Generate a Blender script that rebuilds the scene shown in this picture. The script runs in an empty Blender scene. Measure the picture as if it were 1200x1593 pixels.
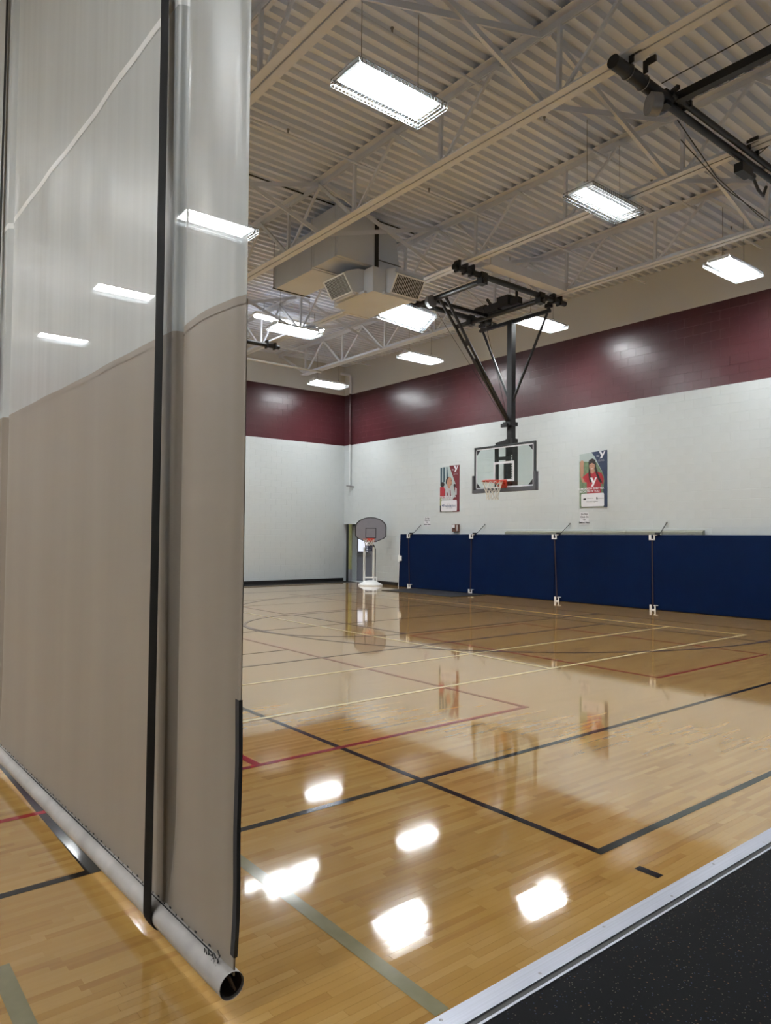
import bpy, math, random
from mathutils import Matrix, Vector
random.seed(7)
scene = bpy.context.scene
C = scene.collection

# ------------------------------------------------------------------ camera
CAM_H, F_PX = 1.6, 1115.55
yaw, pitch, roll = 0.67992355, 0.0350515914, 0.00775315
sy, cy, sp, cp = math.sin(yaw), math.cos(yaw), math.sin(pitch), math.cos(pitch)
fw = Vector((sy * cp, cy * cp, sp)); rt0 = Vector((cy, -sy, 0)); up0 = rt0.cross(fw)
rt = rt0 * math.cos(roll) + up0 * math.sin(roll); up = up0 * math.cos(roll) - rt0 * math.sin(roll)
cam_d = bpy.data.cameras.new('camera'); cam = bpy.data.objects.new('camera', cam_d); C.objects.link(cam)
cam_d.sensor_width = 36.0; cam_d.lens = F_PX * 36.0 / 1593.0; cam_d.clip_end = 200; cam_d.clip_start = 0.02
cam.matrix_world = Matrix(((rt.x, up.x, -fw.x, 0), (rt.y, up.y, -fw.y, 0), (rt.z, up.z, -fw.z, CAM_H), (0, 0, 0, 1)))
scene.camera = cam

# ------------------------------------------------------------------ world and exposure
w = bpy.data.worlds.new('world'); scene.world = w; w.use_nodes = True
w.node_tree.nodes['Background'].inputs[0].default_value = (0.5, 0.55, 0.6, 1)
w.node_tree.nodes['Background'].inputs[1].default_value = 0.05
scene.view_settings.view_transform = 'Standard'; scene.view_settings.look = 'None'
scene.view_settings.gamma = 1; scene.view_settings.use_curve_mapping = False
scene.view_settings.exposure = 0.92
scene.cycles.max_bounces = 8; scene.cycles.caustics_reflective = False; scene.cycles.caustics_refractive = False
LAMP = 93.0                      # radiance of the fluorescent lamps (they light the whole hall)
LAMP_COL = (0.98, 1.0, 1.0, 1)

# ------------------------------------------------------------------ helpers
def lin(c):
    return tuple(((v / 255) / 12.92 if v / 255 <= .04045 else ((v / 255 + .055) / 1.055) ** 2.4) for v in c) + (1,)

def mat(name, rgb, rough=.5, metal=0., var=.06, scale=8., bump=0., coat=0., spec=.5, stretch=(1, 1, 1), aniso=None):
    m = bpy.data.materials.new(name); m.use_nodes = True
    nt = m.node_tree; b = nt.nodes['Principled BSDF']
    b.inputs['Roughness'].default_value = rough; b.inputs['Metallic'].default_value = metal
    b.inputs['Coat Weight'].default_value = coat; b.inputs['Coat Roughness'].default_value = .08
    b.inputs['Specular IOR Level'].default_value = spec
    c = lin([v * .82 for v in rgb] if name.startswith('printed') else rgb)
    tc = nt.nodes.new('ShaderNodeTexCoord'); mp = nt.nodes.new('ShaderNodeMapping'); mp.inputs['Scale'].default_value = stretch
    nz = nt.nodes.new('ShaderNodeTexNoise'); nz.inputs['Scale'].default_value = scale; nz.inputs['Detail'].default_value = 4
    nt.links.new(tc.outputs['Object'], mp.inputs[0]); nt.links.new(mp.outputs[0], nz.inputs['Vector'])
    rp = nt.nodes.new('ShaderNodeValToRGB')
    rp.color_ramp.elements[0].position = .3; rp.color_ramp.elements[1].position = .7
    rp.color_ramp.elements[0].color = tuple(v * (1 - var) for v in c[:3]) + (1,)
    rp.color_ramp.elements[1].color = tuple(min(1, v * (1 + var)) for v in c[:3]) + (1,)
    nt.links.new(nz.outputs['Fac'], rp.inputs[0]); nt.links.new(rp.outputs[0], b.inputs['Base Color'])
    if bump:
        bp = nt.nodes.new('ShaderNodeBump'); bp.inputs['Strength'].default_value = bump; bp.inputs['Distance'].default_value = .01
        nt.links.new(nz.outputs['Fac'], bp.inputs['Height']); nt.links.new(bp.outputs[0], b.inputs['Normal'])
    return m

def emis(name, col, strength):
    m = bpy.data.materials.new(name); m.use_nodes = True
    b = m.node_tree.nodes['Principled BSDF']
    b.inputs['Base Color'].default_value = (.8, .8, .8, 1)
    b.inputs['Emission Color'].default_value = col; b.inputs['Emission Strength'].default_value = strength
    return m

class MB:
    def __init__(s): s.v = []; s.f = []; s.mi = []; s.sm = []
    def add(s, vs, fs, mi=0, smooth=False):
        n = len(s.v); s.v += [tuple(v) for v in vs]
        for f in fs: s.f.append(tuple(i + n for i in f)); s.mi.append(mi); s.sm.append(smooth)
        return s
    def box(s, c, d, mi=0):
        x, y, z = c; a, b, e = d[0] / 2, d[1] / 2, d[2] / 2
        return s.add([(x + i * a, y + j * b, z + k * e) for k in (-1, 1) for j in (-1, 1) for i in (-1, 1)],
              [(0, 2, 3, 1), (4, 5, 7, 6), (0, 1, 5, 4), (2, 6, 7, 3), (0, 4, 6, 2), (1, 3, 7, 5)], mi)
    def span(s, lo, hi, mi=0):
        return s.box([(p + q) / 2 for p, q in zip(lo, hi)], [abs(q - p) for p, q in zip(lo, hi)], mi)
    def bar(s, p, q, wd, h=None, upv=(0, 0, 1), mi=0):
        p, q = Vector(p), Vector(q); h = wd if h is None else h
        d = (q - p).normalized(); u = Vector(upv)
        if abs(d.dot(u)) > .98: u = Vector((1, 0, 0))
        a = d.cross(u).normalized() * wd / 2; b = a.cross(d).normalized() * h / 2
        vs = [o + i * a + j * b for o in (p, q) for j in (-1, 1) for i in (-1, 1)]
        return s.add(vs, [(0, 2, 3, 1), (4, 5, 7, 6), (0, 1, 5, 4), (2, 6, 7, 3), (0, 4, 6, 2), (1, 3, 7, 5)], mi)
    def tube(s, path, r, n=10, cap=True, mi=0):
        P = [Vector(p) for p in path]; rings = []
        d0 = (P[1] - P[0]).normalized(); u = Vector((0, 0, 1)) if abs(d0.z) < .9 else Vector((1, 0, 0))
        a = d0.cross(u).normalized()
        for i, p in enumerate(P):
            d = ((P[min(i + 1, len(P) - 1)] - P[max(i - 1, 0)])).normalized()
            a = (a - d * a.dot(d)).normalized(); b = d.cross(a)
            rr = r[i] if isinstance(r, (list, tuple)) else r
            rings.append([p + rr * (math.cos(2 * math.pi * k / n) * a + math.sin(2 * math.pi * k / n) * b) for k in range(n)])
        vs = [v for g in rings for v in g]
        fs = [(i * n + k, i * n + (k + 1) % n, (i + 1) * n + (k + 1) % n, (i + 1) * n + k) for i in range(len(P) - 1) for k in range(n)]
        s.add(vs, fs, mi, True)
        if cap:
            s.add(rings[0], [tuple(range(n - 1, -1, -1))], mi); s.add(rings[-1], [tuple(range(n))], mi)
        return s
    def prism(s, poly, fn, t0, t1, mi=0):
        n = len(poly); vs = [fn(u, v, t) for t in (t0, t1) for u, v in poly]
        fs = [tuple(range(n - 1, -1, -1)), tuple(range(n, 2 * n))] + [(i, (i + 1) % n, n + (i + 1) % n, n + i) for i in range(n)]
        return s.add(vs, fs, mi)
    def lathe(s, prof, c, n=24, mi=0):
        vs = [(c[0] + r * math.cos(2 * math.pi * k / n), c[1] + r * math.sin(2 * math.pi * k / n), c[2] + z) for r, z in prof for k in range(n)]
        fs = [(i * n + k, i * n + (k + 1) % n, (i + 1) * n + (k + 1) % n, (i + 1) * n + k) for i in range(len(prof) - 1) for k in range(n)]
        return s.add(vs, fs, mi, True)
    def mesh(s, name, mats):
        me = bpy.data.meshes.new(name); me.from_pydata(s.v, [], s.f); me.update()
        for m in (mats if isinstance(mats, (list, tuple)) else [mats]): me.materials.append(m)
        me.polygons.foreach_set('material_index', s.mi); me.polygons.foreach_set('use_smooth', s.sm)
        me.update(); return me
    def build(s, name, mats, parent=None, label=None):
        return obj(name, s.mesh(name, mats), parent, label)

def obj(name, me, parent=None, label=None):
    o = bpy.data.objects.new(name, me); C.objects.link(o)
    if parent:
        o.parent = parent
        o.matrix_parent_inverse = Matrix.Translation(-parent.location)
    if label: o['label'] = label
    return o

def tag(o, label, cat=None, group=None, kind=None):
    o['label'] = label
    if cat: o['category'] = cat
    if group: o['group'] = group
    if kind: o['kind'] = kind
    return o

def thing(name, loc, label, cat, group=None):
    o = bpy.data.objects.new(name, None); C.objects.link(o); o.location = loc; o.empty_display_size = .1
    return tag(o, label, cat, group)

def copy_tree(o, parent=None):
    c = o.copy(); C.objects.link(c); c.parent = parent
    for ch in o.children: copy_tree(ch, c)
    return c

def text_mb(body, size, fn, t, align='CENTER', bold=0., italic=0.):
    cu = bpy.data.curves.new('lettering', 'FONT'); cu.body = body; cu.size = size; cu.align_x = align; cu.align_y = 'CENTER'
    cu.offset = bold; cu.shear = italic; cu.resolution_u = 2
    o = bpy.data.objects.new('lettering', cu); C.objects.link(o)
    dg = bpy.context.evaluated_depsgraph_get()
    me = bpy.data.meshes.new_from_object(o.evaluated_get(dg))
    m = MB(); m.add([fn(v.co.x, v.co.y, t) for v in me.vertices], [tuple(p.vertices) for p in me.polygons])
    bpy.data.objects.remove(o); bpy.data.curves.remove(cu); bpy.data.meshes.remove(me)
    return m

# ------------------------------------------------------------------ key dimensions (metres)
BW_ = .0381                      # width of a floor strip
XR, YB = 15.3, 21.35             # right block wall, far block wall
XL, YF = -13.0, -2.6             # walls of the other half, behind the curtain and behind the camera
ZD = 7.83                        # underside of roof deck ribs
CH = .2053                       # block course height
ZM0, ZM1 = 24 * CH, 33 * CH      # maroon band
YT0, YT1 = 1.785, 20.42          # ends of the wooden floor
JX = [3.97, 6.86, 9.72, 12.5]    # roof joists
XC = 1.15                        # divider curtain plane

# ------------------------------------------------------------------ materials
M = {}
M['white'] = mat('white wall paint', (188, 195, 197), .42, var=.02, scale=1.2, bump=.02)
M['maroon'] = mat('maroon wall paint', (68, 30, 35), .30, var=.04, scale=1.5, bump=.02)
M['beige'] = mat('beige wall paint', (206, 206, 204), .6, var=.02, scale=.8)
M['deck'] = mat('painted deck steel', (220, 227, 241), .5, var=.04, scale=1.1, stretch=(.3, 1, 1))
M['steel'] = mat('cream joist paint', (217, 221, 231), .45, var=.04, scale=2)
M['brightsteel'] = mat('white bridging paint', (205, 203, 196), .4, var=.03, scale=3)
M['duct'] = mat('painted duct sheet', (208, 213, 222), .45, var=.05, scale=1.4)
M['duct_gap'] = mat('dark duct gap', (40, 36, 33), .8)
M['black'] = mat('black steel', (14, 15, 18), .42, var=.1)
M['rubberblack'] = mat('black vinyl base', (14, 14, 16), .5)
M['grey'] = mat('grey paint', (122, 124, 132), .5, var=.03)
M['galv'] = mat('galvanised metal', (140, 140, 142), .4, metal=.7, var=.1, scale=6)
M['alu'] = mat('brushed aluminium', (168, 172, 184), .38, metal=.75, var=.08, scale=20, stretch=(.05, 6, 1))
M['whitesteel'] = mat('white enamel', (226, 229, 230), .35, var=.02)
M['red'] = mat('orange red rim steel', (196, 62, 40), .4, var=.05)
M['net'] = mat('white net cord', (210, 208, 200), .8)
M['navy'] = mat('navy blue vinyl', (0, 20, 54), .6, var=.09, scale=2.2, bump=.03, spec=.08)
M['navyseam'] = mat('dark maroon strap', (34, 16, 26), .7)
M['tan'] = mat('taupe curtain vinyl', (142, 133, 122), .45, var=.03, scale=2.2, stretch=(1, 3, .25), bump=.03)
M['rollcloth'] = mat('grey white vinyl roll', (168, 165, 162), .5, var=.16, scale=7, bump=.08)
M['strap'] = mat('black webbing', (6, 6, 7), .6, var=.2, spec=.06, scale=30, stretch=(1, 1, .1))
M['cardboard'] = mat('brown steel tube inside', (62, 50, 44), .7)
M['ink'] = mat('black ink', (28, 30, 36), .7)
M['paper'] = mat('white paper', (208, 210, 216), .7, var=.02)
M['benchgreen'] = mat('olive grey padding', (128, 129, 116), .6, var=.05)
M['skin'] = mat('printed skin tone', (196, 148, 122), .6)
M['hair'] = mat('printed dark hair', (34, 26, 26), .6)
M['prred'] = mat('printed red', (186, 42, 56), .6)
M['prmaroon'] = mat('printed maroon', (122, 28, 44), .6)
M['prnavy'] = mat('printed navy', (44, 62, 96), .6)
M['prsky'] = mat('printed pale sky', (196, 212, 212), .6, var=.06, scale=4)
M['prgreen'] = mat('printed greenery', (120, 146, 112), .6, var=.25, scale=14)
M['prteal'] = mat('printed teal shade', (60, 92, 108), .6, var=.3, scale=9, stretch=(1, 4, .5))
M['prgrey'] = mat('printed pale grey', (205, 208, 214), .6)
M['prblue'] = mat('printed blue', (52, 84, 140), .6)
M['yellowtape'] = mat('yellow green edge strip', (142, 146, 100), .6)
M['doorgrey'] = mat('grey door paint', (112, 114, 124), .45, var=.03)
M['bboard'] = mat('grey polycarbonate board', (128, 128, 138), .45, var=.03)
M['brown'] = mat('brown box', (96, 66, 56), .6, var=.2)
M['lamp'] = emis('lit fluorescent tube', LAMP_COL, LAMP)
M['lampdim'] = emis('unlit tube with faint glow', LAMP_COL, .25)  # small emission paints a faint glow on the tubes that are off
M['reflector'] = mat('white reflector', (235, 238, 240), .3, var=.01)
M['guard'] = mat('white wire guard', (96, 102, 106), .4, var=.01)

def glass_mat():
    m = bpy.data.materials.new('backboard glass'); m.use_nodes = True; nt = m.node_tree
    out = nt.nodes['Material Output']; nt.nodes.remove(nt.nodes['Principled BSDF'])
    t = nt.nodes.new('ShaderNodeBsdfTransparent'); t.inputs[0].default_value = (.93, .97, .96, 1)
    g = nt.nodes.new('ShaderNodeBsdfGlossy'); g.inputs['Roughness'].default_value = .03
    mx = nt.nodes.new('ShaderNodeMixShader'); mx.inputs[0].default_value = .05; nt.links.new(t.outputs[0], mx.inputs[1]); nt.links.new(g.outputs[0], mx.inputs[2])
    nt.links.new(mx.outputs[0], out.inputs[0]); return m
M['glass'] = glass_mat()

def mesh_cloth():
    """woven see-through vinyl mesh of the upper curtain: part open, part pale yarn, slight vertical creases"""
    m = bpy.data.materials.new('pale vinyl mesh'); m.use_nodes = True; nt = m.node_tree
    out = nt.nodes['Material Output']; b = nt.nodes['Principled BSDF']
    b.inputs['Roughness'].default_value = .34
    tc = nt.nodes.new('ShaderNodeTexCoord'); mp = nt.nodes.new('ShaderNodeMapping'); mp.inputs['Scale'].default_value = (1, 9, .35)
    nz = nt.nodes.new('ShaderNodeTexNoise'); nz.inputs['Scale'].default_value = 1.6; nz.inputs['Detail'].default_value = 5
    nt.links.new(tc.outputs['Object'], mp.inputs[0]); nt.links.new(mp.outputs[0], nz.inputs['Vector'])
    rp = nt.nodes.new('ShaderNodeValToRGB'); rp.color_ramp.elements[0].position = .3; rp.color_ramp.elements[1].position = .7
    rp.color_ramp.elements[0].color = lin((178, 184, 185)); rp.color_ramp.elements[1].color = lin((189, 195, 196))
    nt.links.new(nz.outputs['Fac'], rp.inputs[0]); nt.links.new(rp.outputs[0], b.inputs['Base Color'])
    bp = nt.nodes.new('ShaderNodeBump'); bp.inputs['Strength'].default_value = .10; bp.inputs['Distance'].default_value = .02
    nt.links.new(nz.outputs['Fac'], bp.inputs['Height']); nt.links.new(bp.outputs[0], b.inputs['Normal'])
    t = nt.nodes.new('ShaderNodeBsdfTransparent'); mx = nt.nodes.new('ShaderNodeMixShader'); mx.inputs[0].default_value = .88
    nt.links.new(t.outputs[0], mx.inputs[1]); nt.links.new(b.outputs[0], mx.inputs[2]); nt.links.new(mx.outputs[0], out.inputs[0])
    return m
M['mesh'] = mesh_cloth()

WOOD = [(144, 107, 54), (161, 124, 65), (167, 131, 72), (175, 140, 82)]
def wood_mat(name, per_object):
    m = bpy.data.materials.new(name); m.use_nodes = True; nt = m.node_tree; N = nt.nodes.new; LK = nt.links.new
    b = nt.nodes['Principled BSDF']
    b.inputs['Roughness'].default_value = .06; b.inputs['IOR'].default_value = 1.5; b.inputs['Coat Weight'].default_value = .6; b.inputs['Coat Roughness'].default_value = .05
    geo = N('ShaderNodeNewGeometry')
    def math_(op, a, b_=None):
        n = N('ShaderNodeMath'); n.operation = op
        for i, v in enumerate((a, b_)):
            if v is None: continue
            if isinstance(v, (int, float)): n.inputs[i].default_value = v
            else: LK(v, n.inputs[i])
        return n.outputs[0]
    sep = N('ShaderNodeSeparateXYZ'); LK(geo.outputs['Position'], sep.inputs[0])
    if per_object:
        oi = N('ShaderNodeObjectInfo'); rnd = oi.outputs['Random']
    else:
        row = math_('FLOOR', math_('DIVIDE', math_('SUBTRACT', sep.outputs['Y'], YT0), BW_))
        wn = N('ShaderNodeTexWhiteNoise'); wn.noise_dimensions = '1D'; LK(row, wn.inputs['W'])
        xi = math_('FLOOR', math_('ADD', math_('DIVIDE', sep.outputs['X'], .46), math_('MULTIPLY', wn.outputs['Value'], 17.3)))
        cmb = N('ShaderNodeCombineXYZ'); LK(row, cmb.inputs[0]); LK(xi, cmb.inputs[1])
        w2 = N('ShaderNodeTexWhiteNoise'); w2.noise_dimensions = '2D'; LK(cmb.outputs[0], w2.inputs['Vector']); rnd = w2.outputs['Value']
    mp = N('ShaderNodeMapping'); mp.inputs['Scale'].default_value = (1.1, 26, 1); LK(geo.outputs['Position'], mp.inputs[0])
    nz = N('ShaderNodeTexNoise'); nz.inputs['Scale'].default_value = 1.5; nz.inputs['Detail'].default_value = 5; LK(mp.outputs[0], nz.inputs['Vector'])
    fac = math_('ADD', math_('MULTIPLY', rnd, .72), math_('MULTIPLY', nz.outputs['Fac'], .35))
    rp = N('ShaderNodeValToRGB'); els = rp.color_ramp.elements
    els[0].position = .08; els[0].color = lin(WOOD[0]); els[1].position = .95; els[1].color = lin(WOOD[3])
    e = els.new(.32); e.color = lin(WOOD[1]); e = els.new(.66); e.color = lin(WOOD[2])
    LK(fac, rp.inputs[0]); LK(rp.outputs[0], b.inputs['Base Color'])
    # tiny per-board tilt and waviness of the varnish
    mp2 = N('ShaderNodeMapping'); mp2.inputs['Scale'].default_value = (2.2, 24, 1); LK(geo.outputs['Position'], mp2.inputs[0])
    n2 = N('ShaderNodeTexNoise'); n2.inputs['Scale'].default_value = 1.3; n2.inputs['Detail'].default_value = 3; LK(mp2.outputs[0], n2.inputs['Vector'])
    ty = math_('MULTIPLY', math_('SUBTRACT', n2.outputs['Fac'], .5), .012 if per_object else .006)
    if not per_object: ty = math_('ADD', ty, math_('MULTIPLY', math_('SUBTRACT', rnd, .5), .0010))
    c2 = N('ShaderNodeCombineXYZ'); LK(ty, c2.inputs['Y']); LK(math_('MULTIPLY', math_('SUBTRACT', n2.outputs['Fac'],   .5), .0006), c2.inputs['X'])
    va = N('ShaderNodeVectorMath'); va.operation = 'ADD'; LK(geo.outputs['Normal'], va.inputs[0]); LK(c2.outputs[0], va.inputs[1])
    vn = N('ShaderNodeVectorMath'); vn.operation = 'NORMALIZE'; LK(va.outputs[0], vn.inputs[0]); LK(vn.outputs[0], b.inputs['Normal']); LK(vn.outputs[0], b.inputs['Coat Normal'])
    return m
M['wood'] = wood_mat('varnished maple floor', False)
M['board'] = wood_mat('varnished maple board', True)

def rubber_mat():
    m = mat('speckled black rubber', (6, 7, 10), .85, var=.1, scale=3, spec=.15)
    nt = m.node_tree; N = nt.nodes.new; LK = nt.links.new; b = nt.nodes['Principled BSDF']
    base = b.inputs['Base Color'].links[0].from_socket
    geo = N('ShaderNodeNewGeometry')
    for sc, th, col in ((330, .10, (84, 80, 70)), (270, .08, (44, 52, 76)), (210, .07, (80, 58, 40))):
        v = N('ShaderNodeTexVoronoi'); v.inputs['Scale'].default_value = sc / 2.5; LK(geo.outputs['Position'], v.inputs['Vector'])
        sepc = N('ShaderNodeSeparateColor'); LK(v.outputs['Color'], sepc.inputs[0])
        lt = N('ShaderNodeMath'); lt.operation = 'LESS_THAN'; lt.inputs[1].default_value = th; LK(sepc.outputs[0], lt.inputs[0])
        l2 = N('ShaderNodeMath'); l2.operation = 'LESS_THAN'; l2.inputs[1].default_value = .28; LK(v.outputs['Distance'], l2.inputs[0])
        mu = N('ShaderNodeMath'); mu.operation = 'MULTIPLY'; LK(lt.outputs[0], mu.inputs[0]); LK(l2.outputs[0], mu.inputs[1])
        mx = N('ShaderNodeMix'); mx.data_type = 'RGBA'; LK(mu.outputs[0], mx.inputs['Factor']); LK(base, mx.inputs['A']); mx.inputs['B'].default_value = lin(col)
        base = mx.outputs['Result']
    LK(base, b.inputs['Base Color']); return m
M['rubber'] = rubber_mat()
def line_mat(name, rgb): return mat(name, rgb, .08, var=.08, scale=12)
M['lblack'] = line_mat('black court paint', (26, 26, 27))
M['lgreen'] = line_mat('dark green court paint', (34, 42, 36))
M['lsage'] = line_mat('worn sage green court paint', (128, 124, 98))
M['lred'] = line_mat('red court paint', (132, 28, 36))
M['lyellow'] = line_mat('cream yellow court paint', (200, 188, 152))
M['lnavy'] = line_mat('navy court paint', (62, 58, 78))
M['lbrown'] = line_mat('dull brown court paint', (92, 72, 58))

# ================================================================== FLOOR
RA, RB, RC = -.35, 4.35, 2.62      # near field where every board is built
nrow = round((RC - YT0) / BW_); RC = YT0 + nrow * BW_
fl = MB()
def quad(mb, x0, x1, y0, y1, z, mi=0): mb.add([(x0, y0, z), (x1, y0, z), (x1, y1, z), (x0, y1, z)], [(0, 1, 2, 3)], mi)
quad(fl, XL, RA, YT0, YT1, 0); quad(fl, RB, XR, YT0, YT1, 0); quad(fl, RA, RB, RC, YT1, 0)
quad(fl, RA, RB, YT0, RC, -.018, 1)
fl.span((XL, YF, -.12), (XR + 1.2, YB + .8, -.05), 1)
floor = fl.build('floor', [M['wood'], M['duct_gap']]); tag(floor, 'varnished maple strip floor painted with court lines', kind='structure')
bmesh_cache = {}
def board_mesh(L):
    L = round(L, 2)
    if L not in bmesh_cache:
        b = MB(); h = BW_ / 2 - .00022
        b.box((0, 0, -.008), (L - .0005, 2 * h, .016)); bmesh_cache[L] = b.mesh('floor_board', M['board'])
    return bmesh_cache[L]
for r in range(nrow):
    x = RA
    first = True
    while x < RB - 1e-6:
        L = round(random.uniform(.25, .62), 2) if not first else round(random.uniform(.15, .6), 2)
        first = False
        if RB - (x + L) < .2: L = RB - x
        o = obj('floor_board', board_mesh(L), floor)
        o.location = (x + L / 2, YT0 + (r + .5) * BW_, 0); o.rotation_euler = (random.uniform(-.005, .005), 0, 0)
        x += L
rb = MB(); quad(rb, XL, XR, YF, YT0 - .12, 0.004); quad(rb, XL, XR, YT1 + .02, YB, 0.003)
rb.build('rubber_flooring', M['rubber'], floor, 'speckled black rubber flooring')
LZ = [.0008]
def line(name, x0, x1, y0, y1, m, z=.0006):
    LZ[0] += .00006; z = LZ[0]; b = MB(); quad(b, x0, x1, y0, y1, z); return b.build(name, M[m], floor)
def vx(X, y0, y1, m, wd=.05, z=.0006, n='court_line'): return line(n, X - wd / 2, X + wd / 2, y0, y1, m, z)
def hy(Y, x0, x1, m, wd=.05, z=.0006, n='court_line'): return line(n, x0, x1, Y - wd / 2, Y + wd / 2, m, z)
vx(1.115, 3.595, 18.2, 'lblack', .07); hy(3.57, -11, 13.2, 'lblack', .05, .0010)
vx(3.205, 2.225, 12.0, 'lblack', .05); hy(2.2, 3.18, 13, 'lgreen', .05, .0008)
vx(3.2, 1.86, 1.985, 'lblack', .05)
vx(1.715, YT0 + .01, 8, 'lsage', .065); vx(.604, YT0 + .01, 3.0, 'lsage', .065)
hy(4.49, -6, 5.39, 'lred', .05, .0008); vx(5.36, 4.49, 17.2, 'lred', .05); vx(2.505, 4.49, 8, 'lred', .06)
hy(4.5, 7.70, 10.53, 'lred', .045, .0008); vx(7.72, 4.5, 8.88, 'lred', .045); hy(8.88, 7.72, 10.53, 'lred', .045); vx(10.5, 4.5, 8.88, 'lred', .045)
vx(10.5, 12.85, 17.2, 'lred', .045); hy(12.85, 7.72, 10.5, 'lred', .045); vx(7.72, 12.85, 17.2, 'lred', .045)
hy(5.62, -2, 12.39, 'lyellow', .05, .0009); hy(6.99, -2, 12.39, 'lyellow', .05, .0009)
vx(7.18, 5.62, 16.2, 'lyellow', .05); vx(12.37, 5.62, 16.2, 'lyellow', .05)
hy(14.75, -2, 12.39, 'lyellow', .05); hy(16.1, -2, 12.39, 'lyellow', .05)
vx(7.8, 9.1, 12.62, 'lnavy', .05); hy(9.1, 7.78, 13.2, 'lnavy', .05); hy(12.62, 7.78, 13.2, 'lnavy', .05)
hy(10.8, 4.5, 12.3, 'lbrown', .04); hy(7.95, 2, 11.78, 'lnavy', .045); vx(11.76, 4.6, 14.3, 'lnavy', .045); hy(8.79, 3, 5.36, 'lbrown', .035)
vx(13.22, 3.57, 18.2, 'lbrown', .05); hy(18.15, 1.1, 13.22, 'lnavy', .05)
def arc(cx, cy_, r, a0, a1, m, wd=.05, n=72):
    LZ[0] += .00006; b = MB(); vs = []
    for i in range(n + 1):
        a = a0 + (a1 - a0) * i / n
        for rr in (r - wd / 2, r + wd / 2): vs.append((cx + rr * math.cos(a), cy_ + rr * math.sin(a), LZ[0]))
    b.add(vs, [(2 * i, 2 * i + 1, 2 * i + 3, 2 * i + 2) for i in range(n)]); b.build('court_arc', M[m], floor)
arc(11.85, 10.86, 5.78, math.pi / 2, 1.5 * math.pi, 'lnavy'); hy(5.08, 11.85, 13.2, 'lnavy'); hy(16.64, 11.85, 13.2, 'lnavy')
arc(7.77, 10.86, 1.77, math.pi / 2, 1.5 * math.pi, 'lnavy'); arc(1.115, 10.86, 1.8, -math.pi / 2, math.pi / 2, 'lnavy')

# metal threshold strips between wood and rubber
th = MB(); th.span((XL, YT0 - .082, -.01), (XR, YT0, .006)); th_o = th.build('trim_1', M['alu']); tag(th_o, 'wide brushed metal threshold strip along the edge of the wood floor', kind='structure')
t2 = MB(); t2.span((XL, YT0 - .108, -.01), (XR, YT0 - .0825, .0015)); t2.build('groove', M['rubberblack'], th_o)
t3 = MB(); t3.span((XL, YT0 - .119, -.01), (XR, YT0 - .1085, .0065)); t3.build('rail', M['alu'], th_o)
for i in range(24):
    s_ = MB(); s_.lathe([(0, .0075), (.005, .0072), (.007, .006)], (-2 + i * .46, YT0 - .04 + .02 * (-1) ** i, 0), 8); s_.build('screw', M['galv'], th_o)
tb = MB(); tb.span((XL, YT1 - .01, -.01), (XR, YT1 + .05, .006)); tag(tb.build('trim_2', M['galv']), 'thin metal strip where the far end of the wood floor meets black rubber', kind='structure')

# ================================================================== WALLS
DOOR_Y0, DOOR_Z = 19.62, 2.07
wr = MB()
def wall_face_R(y0, y1, z0, z1, mi): wr.span((XR, y0, z0), (XR + .2, y1, z1), mi)
wall_face_R(YF, DOOR_Y0, 0, ZM0, 0); wall_face_R(DOOR_Y0, YB, DOOR_Z, ZM0, 0)
wall_face_R(YF, YB, ZM0, ZM1, 1); wall_face_R(YF, YB, ZM1, ZD + .02, 2)
wall_R = wr.build('wall_right', [M['white'], M['maroon'], M['beige']]); tag(wall_R, 'long block wall painted white, maroon and beige beside the court', kind='structure')
wb = MB(); wb.span((XL, YB, 0), (XR + .2, YB + .2, ZM0), 0); wb.span((XL, YB, ZM0), (XR + .2, YB + .2, ZM1), 1); wb.span((XL, YB, ZM1), (XR + .2, YB + .2, ZD + .02), 2)
wall_B = wb.build('wall_back', [M['white'], M['maroon'], M['beige']]); tag(wall_B, 'far end block wall painted white, maroon and beige', kind='structure')
wf = MB(); wf.span((XL, YF - .2, 0), (XR, YF, ZM0), 0); wf.span((XL, YF - .2, ZM0), (XR, YF, ZM1), 1); wf.span((XL, YF - .2, ZM1), (XR, YF, ZD + .02), 2)
tag(wf.build('wall_front', [M['white'], M['maroon'], M['beige']]), 'painted block wall behind the photographer', kind='structure')
wl = MB(); wl.span((XL - .2, YF, 0), (XL, YB, ZM0), 0); wl.span((XL - .2, YF, ZM0), (XL, YB, ZM1), 1); wl.span((XL - .2, YF, ZM1), (XL, YB, ZD + .02), 2)
tag(wl.build('wall_left', [M['white'], M['maroon'], M['beige']]), 'painted block wall of the other half behind the curtain', kind='structure')

# concrete blocks: chamfered faces standing 5 mm proud of the recessed joints
BL, DEP, CHM, GAP = .4064, .0026, .0030, .0026
def block_geo(L, H, axis):
    """front of a block centred at the origin; axis 'R' faces -X (length along Y), 'B' faces -Y (length along X)"""
    m = MB(); a, b = L / 2 - GAP, H / 2 - GAP; a2, b2 = a - CHM, b - CHM
    P = [(-a, -b, 0), (a, -b, 0), (a, b, 0), (-a, b, 0), (-a2, -b2, DEP), (a2, -b2, DEP), (a2, b2, DEP), (-a2, b2, DEP)]
    V = [(-d, -u, v) for u, v, d in P] if axis == 'R' else [(u, -d, v) for u, v, d in P]
    return m.add(V, [(4, 5, 6, 7), (0, 1, 5, 4), (1, 2, 6, 5), (2, 3, 7, 6), (3, 0, 4, 7)])
bcache = {}
def bmesh_get(L, axis, mk):
    k = (round(L, 3), axis, mk)
    if k not in bcache: bcache[k] = block_geo(k[0], CH, axis).mesh('wall_block', M[mk])
    return bcache[k]
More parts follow.
